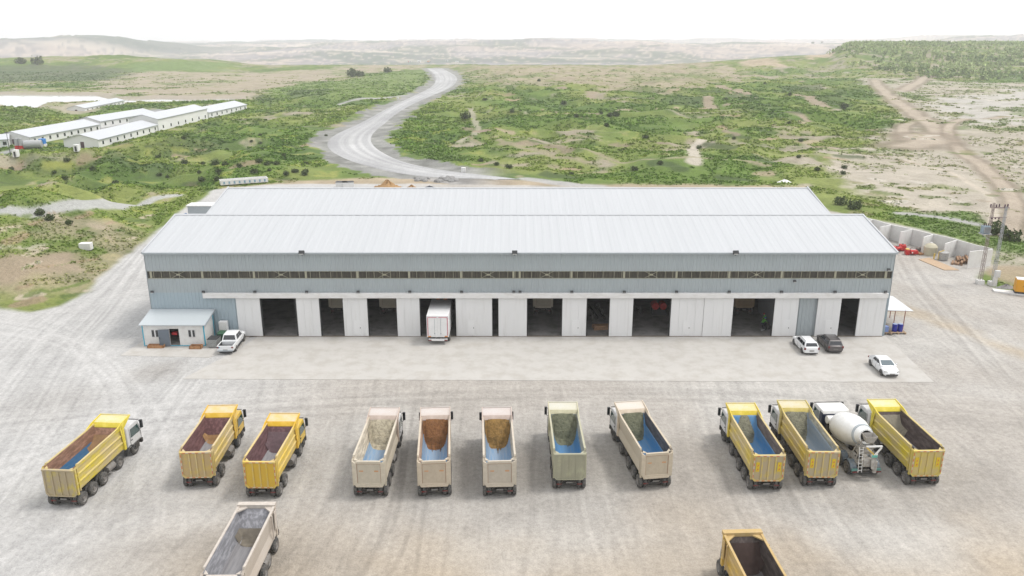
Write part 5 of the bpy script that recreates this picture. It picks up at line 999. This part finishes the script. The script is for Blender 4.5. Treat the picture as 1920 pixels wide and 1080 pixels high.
# ---------------------------------------------------------------- white camp blocks
m_cw, m_cr = mat('camp_wall', (.84, .84, .83), .6, var=.03, scale=.3), mat('camp_roof', (.56, .58, .61), .5, var=.03, scale=.1)
def camp(label, p_near, p_far, W, zb=-2., h=2.9, nwin=9, door=True, dx=0):
    """long gabled cabin block; p_near -> p_far is its long side facing the camera"""
    a, b_ = Vector((*at(*p_near, zb), 0)), Vector((*at(*p_far, zb), 0)); L_ = (b_-a).length; ang = math.atan2(b_.y-a.y, b_.x-a.x)
    o = thing('camp_building', label, 'cabin block', (a.x, a.y, zb-.15), ang, 'white cabin blocks of the site camp'); m = MB()
    m.bb(0, L_, 0, W, 0, h); m.prism([(0, h), (W, h), (W/2, h+W*.15)], .01, L_-.01); m.build('wall', m_cw, o)
    for s_ in (0, 1):
        y0, y1 = (-.35, W/2) if s_ == 0 else (W+.35, W/2); m = MB(); m.loft([[(-.4, y0, h-.05), (L_+.4, y0, h-.05), (L_+.4, y0, h+.07), (-.4, y0, h+.07)], [(-.4, y1, h+W*.15+.03), (L_+.4, y1, h+W*.15+.03), (L_+.4, y1, h+W*.15+.15), (-.4, y1, h+W*.15+.15)]]); m.build('roof', m_cr, o)
    m = MB(); m.bb(-.4, L_+.4, -.42, -.36, h-.12, h+.08); m.build('gutter', m_trim, o)
    for k in range(nwin):
        xx = L_*(k+.6)/nwin; m = MB(); m.bb(xx-.62, xx+.62, -.05, -.005, .95, 2.25); f = m.build('window', m_trim, o); m = MB(); m.bb(xx-.5, xx+.5, -.07, -.051, 1.05, 2.15); m.build('pane', m_glassk, f)
    if door: m = MB(); m.bb(-.05, -.005, W*.42, W*.42+1.2, 0, 2.2); m.build('door', mat('camp_door', (.09, .05, .06), .5), o)
    return o
camp('nearest white cabin block of the camp, the short one in front', (186, 277), (296, 247), 12, nwin=9)
camp('long white cabin block at the left edge behind the nearest one', (58, 272), (188, 246), 13, nwin=10)
camp('white cabin block continuing the long one, behind the nearest block', (190, 240), (292, 222), 12, nwin=8, door=False)
camp('white cabin block in the middle joining the right-hand ones', (298, 246), (390, 223), 12, h=5.0, nwin=7, door=False)
camp('rightmost white cabin block of the camp with a clear row of windows', (392, 222), (463, 206), 13, nwin=8, door=False)
camp('small white cabin block standing apart at the back near the lake', (160, 213), (234, 197), 9, nwin=9, zb=-3)
camp('white cabin block cut off by the left edge of the picture', (-60, 280), (18, 276), 9, nwin=4)
bb_ = thing('fuel_tank', 'big silver horizontal tank in front of the long camp block', 'tank', (*at(63, 279, -2), -2), .25); m = MB(); m.cyl((-2.8, 0, 1.6), (2.8, 0, 1.6), 1.4, n=20); m.build('shell', m_galv, bb_, bevel=.2)
for q in (-1.8, 1.8): m = MB(); m.bb(q-.15, q+.15, -1, 1, 0, .6); m.build('cradle', m_dark, bb_)
for q, lab in ((33, 'left of the two grey silos with red bases in the camp'), (41, 'right of the two grey silos with red bases in the camp')):
    s_ = thing('silo', lab, 'silo', (*at(q, 280, -2), -2)); m = MB(); m.cyl((0, 0, 1.2), (0, 0, 3.8), .65, n=14); m.build('shell', m_galv, s_); m = MB(); m.cyl((0, 0, 0), (0, 0, 1.3), .75, n=14); m.build('red_base', m_redp, s_)
s_ = thing('blue_tank', 'bright blue water tank beside the silver tank in the camp', 'tank', (*at(81, 275, -2), -2)); m = MB(); m.bb(-.9, .9, -.9, .9, 1.0, 2.8); m.build('shell', mat('bright_blue', (.02, .22, .65), .4), s_, bevel=.1); m = MB(); m.bb(-1, 1, -1, 1, 0, 1.0); m.build('stand', m_conc, s_)
ms = thing('street_lamp', 'thin dark lamp post at the left edge of the camp', 'lamp post', (*at(20, 292, -2), -2)); m = MB(); m.cyl((0, 0, 0), (0, 0, 7.5), .12, .07, n=8); m.build('pole', m_dark, ms); m = MB(); m.bb(-.5, .5, -.2, .2, 7.4, 7.6); m.build('lamp_head', m_dark, ms)
for px, py_, lab in ((31, 294, 'small white kiosk left of the lamp-lit camp road'), (145, 284, 'small white kiosk in front of the nearest cabin block')):
    X_, Y_ = on(px, py_); o = thing('kiosk', lab, 'kiosk', (X_, Y_, hz(X_, Y_))); m = MB(); m.bb(-.7, .7, -.7, .7, 0, 2.1); m.build('wall', m_cw, o, bevel=.05); m = MB(); m.bb(-.3, .3, -.72, -.705, .1, 1.6); m.build('door', m_dark, o)
# ---------------------------------------------------------------- far end of the haul road
def far_box(label, px, py_, w, d, h, mt, name, cat):
    X_, Y_ = on(px, py_); o = thing(name, label, cat, (X_, Y_, hz(X_, Y_)), 0); m = MB(); m.bb(-w/2, w/2, -d/2, d/2, 0, h); m.build('wall', mt, o, bevel=.2)
    m = MB(); m.prism([(-d/2-.3, h), (d/2+.3, h), (0, h+w*.12)], -w/2-.3, w/2+.3); m.build('roof', m_cr, o); m = MB(); m.bb(-w*.1, w*.1, -d/2-.06, -d/2-.01, 0, h*.7); m.build('door', m_dark, o)
far_box('white site office far off beyond the end of the haul road', 786, 117, 9, 5, 4, m_cw, 'site_office', 'site office'); far_box('small white cabin right of the orange machine far away', 838, 115, 6, 4, 3, m_cw, 'far_cabin', 'cabin'); far_box('pair of low white cabins at the far right of the distant depot', 857, 117, 8, 4, 2.6, m_cw, 'far_cabin', 'cabin')
X_, Y_ = on(803, 117); ex = thing('excavator', 'orange excavator far off beyond the end of the haul road', 'excavator', (X_, Y_, hz(X_, Y_)), .5)
m = MB(); m.bb(-2.4, 2.4, -1.8, 1.8, 1.4, 3.6); m.build('house', mat('machine_orange', (.75, .25, .04), .5), ex, bevel=.2)
for s_ in (-1, 1): m = MB(); m.prism([(-3.2, .5), (-2.8, 0), (2.8, 0), (3.2, .5), (2.8, 1.2), (-2.8, 1.2)], s_*1.2, s_*2.4, axis='y'); m.build('track', m_dark, ex)
m = MB(); m.cyl((1.5, 0, 3.2), (4.5, 0, 6.5), .45, n=8); m.cyl((4.5, 0, 6.5), (7, 0, 3.2), .35, n=8); m.build('boom', yel, ex); m = MB(); m.bb(6.4, 7.8, -.8, .8, 1.6, 3.1); m.build('bucket', m_dark, ex, bevel=.1)
X_, Y_ = on(767, 117); ft = thing('far_truck', 'tiny red-cabbed white truck far off at the end of the haul road', 'truck', (X_, Y_, hz(X_, Y_)), 1.4)
m = MB(); m.bb(-1.5, 1.5, -7, 0, 1.1, 3.6); m.build('box', m_cw, ft, bevel=.1); m = MB(); m.bb(-1.4, 1.4, .3, 2.6, .8, 3.4); m.build('cab', m_redp, ft, bevel=.2); m = MB()
for q in (-5.5, -4, 1.4): m.cyl((-1.4, q, .6), (1.4, q, .6), .6, n=12)
m.build('wheels', m_tyre, ft)
for px, py_, lab in ((869, 323, 'small white marker block on the verge of the haul road bend'), (746, 186, 'tiny white marker block above the upper haul road')):
    X_, Y_ = on(px, py_); m = MB(); m.bb(-.6, .6, -.5, .5, 0, 1.3); o = m.build('marker_block', m_hutw, None, bevel=.08); o.location = (X_, Y_, hz(X_, Y_)); tag(o, lab, 'marker')
for px, py_, lab in ((1471, 341, 'white crumpled sheet lying in the scrub behind the warehouse roof'),):
    X_, Y_ = on(px, py_); heap(lab, 'sheeting', 'white_sheeting', (X_, Y_), 1.8, 1.2, .7, m_drum, 4, hz(X_, Y_))
# ---------------------------------------------------------------- inside the hall: two workers, red tank, parts
skin = mat('skin', (.42, .27, .2), .6); hivis = mat('hivis_green', (.12, .42, .06), .7, var=.1); navy = mat('navy_trousers', (.02, .025, .05), .8); helm = mat('dark_red_cap', (.30, .02, .02), .5); bluej = mat('blue_jacket', (.03, .10, .40), .7)
def person(label, x_, y_, rz, J, R_, segs, top, hairm):
    """one skinned body grown from the pelvis along posed joints; clothing by material zones on the same surface"""
    t = thing('person', label, 'person', (x_, y_, .035), rz); me = bpy.data.meshes.new('body'); names = list(J); me.from_pydata([J[k] for k in names], [(names.index(a), names.index(b_)) for a, b_ in segs], [])
    o = bpy.data.objects.new('body', me); col.objects.link(o); s_ = o.modifiers.new('skin', 'SKIN'); sv = me.skin_vertices[0].data if me.skin_vertices else None
    if sv is None:
        bm = bmesh.new(); bm.from_mesh(me); bm.verts.layers.skin.verify(); bm.to_mesh(me); bm.free(); sv = me.skin_vertices[0].data
    for i, k in enumerate(names): sv[i].radius = (R_[k], R_[k]); sv[i].use_root = (k == 'pelvis')
    o.modifiers.new('sub', 'SUBSURF').levels = 2; o.modifiers['sub'].render_levels = 2
    dg = bpy.context.evaluated_depsgraph_get(); me2 = bpy.data.meshes.new_from_object(o.evaluated_get(dg)); bpy.data.objects.remove(o)
    for mm in (top, navy, skin, m_dark): me2.materials.append(mm)
    hd = Vector(J['head']); hands = [Vector(J['hand_a']), Vector(J['hand_b'])]; feet = [Vector(J['toe_a']), Vector(J['toe_b']), Vector(J['ankle_a']), Vector(J['ankle_b'])]
    legs = [Vector(J[k]) for k in ('pelvis', 'knee_a', 'knee_b', 'hip_a', 'hip_b')]; up = [Vector(J[k]) for k in ('chest', 'belly', 'elbow_a', 'elbow_b', 'shoulder_a', 'shoulder_b')]
    for p in me2.polygons:
        c_ = p.center; d0 = min((c_-q).length for q in feet); d1 = min((c_-q).length for q in hands); dh = (c_-hd).length
        if d0 < .13: p.material_index = 3
        elif dh < .17 or d1 < .12: p.material_index = 2
        elif min((c_-q).length for q in legs) < min((c_-q).length for q in up): p.material_index = 1
        p.use_smooth = True
    b_ = bpy.data.objects.new('body', me2); col.objects.link(b_); b_.parent = t
    m = MB(); m.lathe(hd+Vector((0, -.01, .02)), (0, 0, 1), [(-.02, .118), (.04, .115), (.09, .085), (.115, .01)], 14); m.build('cap', hairm, t, True)
    return t
J1 = dict(pelvis=(0, 0, .55), hip_a=(-.11, 0, .52), hip_b=(.11, 0, .52), knee_a=(-.2, .36, .5), knee_b=(.2, .32, .28), ankle_a=(-.18, .2, .09), ankle_b=(.18, -.08, .12), toe_a=(-.2, .38, .04), toe_b=(.18, .06, .05), belly=(0, .08, .72), chest=(0, .24, .95), neck=(0, .36, 1.08), head=(0, .44, 1.2), shoulder_a=(-.19, .28, 1.0), shoulder_b=(.19, .28, 1.0), elbow_a=(-.26, .44, .78), elbow_b=(.26, .46, .78), hand_a=(-.14, .62, .62), hand_b=(.14, .64, .62))
for s_, q in (('a', -1), ('b', 1)):
    for k in range(4): J1['f%s%d' % (s_, k)] = (q*.14+(k-1.5)*.022, .72, .58-.005*k)
    J1['t%s' % s_] = (q*.10, .66, .60)
RR_ = dict(pelvis=.15, hip_a=.1, hip_b=.1, knee_a=.07, knee_b=.07, ankle_a=.045, ankle_b=.045, toe_a=.045, toe_b=.045, belly=.14, chest=.16, neck=.055, head=.11, shoulder_a=.075, shoulder_b=.075, elbow_a=.05, elbow_b=.05, hand_a=.04, hand_b=.04)
for k in J1:
    if k not in RR_: RR_[k] = .011
SG = [('pelvis', 'hip_a'), ('pelvis', 'hip_b'), ('hip_a', 'knee_a'), ('hip_b', 'knee_b'), ('knee_a', 'ankle_a'), ('knee_b', 'ankle_b'), ('ankle_a', 'toe_a'), ('ankle_b', 'toe_b'), ('pelvis', 'belly'), ('belly', 'chest'), ('chest', 'neck'), ('neck', 'head'), ('chest', 'shoulder_a'), ('chest', 'shoulder_b'), ('shoulder_a', 'elbow_a'), ('shoulder_b', 'elbow_b'), ('elbow_a', 'hand_a'), ('elbow_b', 'hand_b')]+[('hand_'+s_, 'f%s%d' % (s_, k)) for s_ in 'ab' for k in range(4)]+[('hand_'+s_, 't'+s_) for s_ in 'ab']
person('worker in green and blue crouching over parts in the open door by the partition', 30.9, 92.6, R(-70), J1, RR_, SG, hivis, bluej)
J2 = {k: (v[0], v[1]*.75, v[2]+(.38 if v[2] > .45 else (.15 if v[2] > .25 else 0))) for k, v in J1.items()}; J2['knee_a'] = (-.15, .12, .5); J2['knee_b'] = (.15, .14, .5); J2['ankle_a'] = (-.15, -.02, .09); J2['ankle_b'] = (.15, 0, .09); J2['toe_a'] = (-.16, .16, .04); J2['toe_b'] = (.16, .18, .05)
person('worker in a green vest and dark red cap bending forward beside the crouching one', 31.5, 93.0, R(60), J2, RR_, SG, hivis, helm)
pt = thing('machine_parts', 'dark wheel hub and tools on the floor between the two workers', 'machine parts', (31.0, 91.9, .03)); m = MB(); m.cyl((0, -.2, .28), (0, .2, .28), .28, n=16); m.cyl((.5, -.1, .2), (.8, .3, .2), .15, n=12); m.build('hub', m_dark, pt); m = MB(); m.cyl((-.5, -.5, .08), (-.1, -.2, .08), .08, n=10); m.build('sleeve', m_galv, pt)
m = MB(); m.bb(32.25, 32.33, 90.1, 99, .03, 4.9); o = m.build('partition_screen', mat('screen_grey', (.33, .35, .38), .6, var=.05)); tag(o, 'grey sheet partition inside the open door where two workers crouch', 'partition')
rt = thing('air_receiver', 'pair of red cylindrical tanks deep inside the wide open door', 'tank', (19.0, 97.5, .03)); m = MB()
for q in (-.5, .5): m.cyl((q, -.3, 1.2), (q, .9, 1.2), .48, n=16)
m.build('tanks', m_redp, rt, bevel=.08); m = MB(); m.bb(-.9, .9, -.2, .8, 0, .7); m.build('stand', m_dark, rt)
def ramp(label, x_, y_, rz):
    o = thing('truck_axle', label, 'axle', (x_, y_, .03), rz); m = MB(); m.bb(-.45, -.3, -2.6, 2.6, .5, .75); m.bb(.3, .45, -2.6, 2.6, .5, .75); m.build('frame', m_chas, o)
    for yy in (-2, 0, 2):
        for s_ in (-1, 1): w = wheel(o, s_*.8, yy, False)
ramp('dark bare chassis on wheels lying inside the wide open door', 15.3, 99.6, R(14)); ramp('dark bare chassis on wheels inside the narrow door with brown clutter', 10.8, 97.0, R(8))
logs('brown boards and clutter on the floor inside the narrow door', 10.9, 92.5, R(5), 6, 2.4, m_tim, 'board_pile')
w_ = thing('work_trolley', 'pale work trolley just inside the rightmost open door', 'trolley', (39.4, 95.6, .03)); m = MB(); m.bb(-.6, .6, -.4, .4, .8, .88); m.bb(-.6, .6, -.4, .4, .3, .36); m.build('shelf', m_trim, w_)
for a in (-.55, .55):
    for b_ in (-.35, .35): m = MB(); m.cyl((a, b_, 0), (a, b_, .85), .03, n=6); m.build('leg', m_dark, w_)
m = MB(); m.box((0, 0, 1.0), (.5, .4, .24)); m.build('toolbox', m_hutw, w_)

# ---------------------------------------------------------------- vegetation
def leaf_mat(name, c, c2):
    m = mat(name, c, .8, var=.3, scale=.35, c2=c2, c2amt=.7, spec=.15, coord='Object'); return m
m_leaf = leaf_mat('shrub_leaf', (.07, .10, .035), (.12, .15, .055)); m_bark = mat('bark', (.12, .09, .07), .9)
def crown_arr(cx, cy, cz, rx, rz_, n, size, rr):
    d = rr.normal(size=(n, 3)); d /= np.linalg.norm(d, axis=1)[:, None]; r_ = rr.random(n)**.4; r_ *= 1+.28*np.sin(d[:, 0]*4+cx)*np.sin(d[:, 1]*3.3+cy)
    p = d*r_[:, None]*np.array([rx, rx, rz_]); p[:, 2] = np.where(p[:, 2] < -.55*rz_, -.55*rz_+rr.random(n)*.1, p[:, 2]); p += np.array([cx, cy, cz])
    u = rr.normal(size=(n, 3)); u /= np.linalg.norm(u, axis=1)[:, None]; w = np.cross(u, rr.normal(size=(n, 3))); w /= np.linalg.norm(w, axis=1)[:, None]
    s_ = size*(.6+.8*rr.random(n))[:, None]; return np.stack([p-u*s_-w*s_*.6, p+u*s_-w*s_*.6, p+u*s_+w*s_*.6, p-u*s_+w*s_*.6], 1)
def quad_mesh(name, Q, mt, c3=None):
    n = len(Q); me = bpy.data.meshes.new(name); me.vertices.add(n*4); me.vertices.foreach_set('co', Q.reshape(-1).astype(np.float32)); me.loops.add(n*4); me.loops.foreach_set('vertex_index', np.arange(n*4, dtype=np.int32)); me.polygons.add(n); me.polygons.foreach_set('loop_start', np.arange(n, dtype=np.int32)*4)
    if c3 is not None: a = me.attributes.new('tint', 'FLOAT_COLOR', 'POINT'); a.data.foreach_set('color', np.repeat(np.concatenate([c3, np.ones((n, 1))], 1), 4, 0).astype(np.float32).ravel())
    me.materials.append(mt); me.update(calc_edges=True); return me
def tint_mat(name):
    m = bpy.data.materials.new(name); m.use_nodes = True; b = m.node_tree.nodes['Principled BSDF']; a = m.node_tree.nodes.new('ShaderNodeAttribute'); a.attribute_name = 'tint'; m.node_tree.links.new(a.outputs['Color'], b.inputs['Base Color']); b.inputs['Roughness'].default_value = .85; b.inputs['Specular IOR Level'].default_value = .12; return m
m_tint = tint_mat('leaf_tint')
sh_var = []
for k in range(4):
    sh_var.append((quad_mesh('foliage', crown_arr(0, 0, .6, 1, .75, 260, .13, nr), m_leaf), None))
stm = MB()
for q in range(5): stm.cyl((0, 0, -.1), (.35*math.cos(q*1.3), .35*math.sin(q*1.3), .7), .05, .02, n=5)
stme = stm.mesh('stem', m_bark)
def shrub(px, py_, r_, label, grp='dark shrubs scattered over the slopes', name='shrub'):
    X_, Y_ = on(px, py_); t = thing(name, label, 'shrub', (X_, Y_, hz(X_, Y_)-.05), rng.uniform(0, 6), grp); t.scale = (r_, r_, r_*rng.uniform(.8, 1.1)); inst('foliage', rng.choice(sh_var)[0], t); inst('stem', stme, t)
named = [(1866, 440, 2.6, 'broad dark bush behind the pylon'), (1894, 452, 2.3, 'broad bush right of the pylon at the edge'), (1602, 392, 2.2, 'large dark bush right of the warehouse roof corner'), (1575, 384, 2.0, 'dark bush touching the warehouse roof corner'), (873, 223, 3.4, 'dark round bush beside the middle footpath'), (93, 413, 1.3, 'upright dark bush on the left slope'), (75, 403, 1.3, 'low dark bush beside the left gravel track'), (130, 421, .9, 'small upright bush right of the upright dark one'), (954, 316, 1.7, 'round dark bush in the meadow near the road bend'), (1582, 204, 3.0, 'lone round dark tree-like bush on the right slope'), (1155, 218, 2.6, 'left of the pair of dark bushes in the middle meadow'), (1144, 219, 2.2, 'right-hand twin of the pair of dark bushes in the middle meadow'), (1057, 196, 2.5, 'small dark bush high in the middle meadow'), (1210, 259, 1.6, 'small dark bush low in the right-centre meadow'), (1137, 238, 1.6, 'small dark bush between the pair and the lower one')]
for q in named: shrub(q[0], q[1], q[2]*.72, q[3])
for i in range(62):
    z_ = rng.random()
    if i < 26: px, py_ = rng.gauss(500, 60), rng.uniform(255, 330)
    elif i < 40: px, py_ = rng.uniform(10, 420), rng.uniform(292, 345)
    else: px, py_ = rng.uniform(900, 1620), rng.uniform(150, 330)
    X_, Y_ = on(px, py_)
    shrub(px, py_, rng.uniform(.5, 1.15)*(1 if py_ > 240 else 1.7), 'small dark shrub among many scattered on the green slopes')
for px, py_, r_, lab in ((660, 142, 6, 'wide dark bush on the crest left of the haul road'), (675, 141, 5, 'bush right of the wide dark one on the crest'), (727, 134, 5, 'dark clump at the crest just left of the haul road top'), (39, 118, 7, 'tall tree silhouette on the dark ridge at the far left'), (70, 119, 7, 'second tree silhouette on the dark ridge'), (1524, 80, 6, 'tree at the left tip of the woodland, leaning apart'), (1541, 79, 6, 'tree standing at the woodland tip above the pale scarp')):
    shrub(px, py_+2, r_, lab, 'trees and bushes on the skyline')
# ground cover tufts: too many to count
N = 260000; ty = 60*np.exp(nr.random(N)*np.log(900/60.)); tx = (nr.random(N)*2-1)*ty*.78
gi = np.clip(np.searchsorted(ys, ty), 1, len(ys)-1); cu = tx/(np.maximum(ty, 30)*.80+8)/.92; ci = np.clip(np.searchsorted(uu, cu), 1, len(uu)-1)
gwv = GW.reshape(X.shape)[gi, ci]; keep = (nr.random(N) < gwv*1.1-.25) & (dline(tx, ty, road_c) > 14) & (sdpoly(tx, ty, YARD) < -1) & (fbm(tx, ty, 12, 3, 33) > .38)
tx, ty = tx[keep], ty[keep]; tz = H(tx, ty); n = len(tx); base = C.reshape(*X.shape, 3)[gi, ci][keep]
s0 = np.clip(ty/420, .30, .95)*(.55+.9*nr.random(n)); QQ = []; CC = []
for k in range(4):
    a = nr.random(n)*math.pi; ox, oy = (nr.random(n)-.5)*s0*1.6, (nr.random(n)-.5)*s0*1.6; hh = s0*(.25+.35*nr.random(n)); lx, ly = (nr.random(n)-.5)*s0*.8, (nr.random(n)-.5)*s0*.8
    dx, dy = np.cos(a)*s0*.5, np.sin(a)*s0*.5; px_, py_ = tx+ox, ty+oy
    QQ.append(np.stack([np.stack([px_-dx, py_-dy, tz-.05], 1), np.stack([px_+dx, py_+dy, tz-.05], 1), np.stack([px_+dx*.6+lx, py_+dy*.6+ly, tz+hh], 1), np.stack([px_-dx*.6+lx, py_-dy*.6+ly, tz+hh*.9], 1)], 1))
    CC.append(np.clip(base*(.85+.6*nr.random(n))[:, None]*np.array([.95, 1.08, .8]), .01, .4))
gc = bpy.data.objects.new('grass', quad_mesh('grass', np.concatenate(QQ), m_tint, np.concatenate(CC))); col.objects.link(gc); struct(gc, 'stuff'); gc['label'] = 'grass tufts and weeds growing over the green slopes'
# young woodland on the rise
rr = np.random.default_rng(11); QQ = []; CC = []; tmb = MB()
FP = [on(*p) for p in [(1560, 118), (1545, 100), (1540, 86), (1640, 82), (2100, 82), (2300, 150), (1930, 152), (1780, 148), (1660, 146)]]
FP = [on(1590, 126), on(1660, 144), on(1780, 150), on(1930, 153), (1000, 730), (1700, 1500), (1250, 1800), (600, 1500), (470, 1210), (428, 1110)]
xs_, y_ = [p[0] for p in FP], [p[1] for p in FP]
N = 34000; fx, fy = rr.uniform(min(xs_), max(xs_), N), rr.uniform(min(y_), max(y_), N); k = sdpoly(fx, fy, FP)+(fbm(fx, fy, 40, 2, 81)-.5)*30 > 0; fx, fy = fx[k], fy[k]
k = rr.random(len(fx)) < sm(.36, .47, fbm(fx, fy, 34, 3, 83)); fx, fy = fx[k][:9000], fy[k][:9000]; fz = H(fx, fy); tone = fbm(fx, fy, 60, 3, 85)
for i in range(len(fx)):
    r_ = rr.uniform(1.6, 3.0)*(1.5 if rr.random() < .06 else 1); hh = rr.uniform(2.6, 6.0); n = 18 if fy[i] < 1000 else 12
    QQ.append(crown_arr(fx[i], fy[i], fz[i]+hh*.6, r_*.8, hh*.5, n, r_*.36, rr)); t_ = (tone[i]-.28)*1.5+rr.random()*.4
    c_ = np.array([.13, .20, .06])*(1-t_)+np.array([.36, .43, .19])*t_; CC.append(c_[None, :]*(.65+.7*rr.random((n, 1)))); tmb.cyl((fx[i], fy[i], fz[i]-.2), (fx[i], fy[i], fz[i]+hh*.6), .14, .06, n=4, caps=False)
wd = bpy.data.objects.new('woodland', quad_mesh('woodland', np.concatenate(QQ), m_tint, np.concatenate(CC))); col.objects.link(wd); struct(wd, 'stuff'); wd['label'] = 'young light green woodland covering the rise at the right'
tk_ = tmb.build('trunks', m_bark, wd, fixn=False)
# ---------------------------------------------------------------- haze over the open country
hzv = MB(); hzv.bb(-9000, 9000, -80, 9100, -60, 240)
hm = bpy.data.materials.new('haze'); hm.use_nodes = True; nt_ = hm.node_tree; nt_.nodes.remove(nt_.nodes['Principled BSDF']); pv = nt_.nodes.new('ShaderNodeVolumePrincipled')
pv.inputs['Color'].default_value = (.97, .975, 1, 1); pv.inputs['Density'].default_value = .00020; pv.inputs['Anisotropy'].default_value = .1
nt_.links.new(pv.outputs[0], nt_.nodes['Material Output'].inputs['Volume'])
ho_ = hzv.build('haze', hm); struct(ho_, 'stuff')
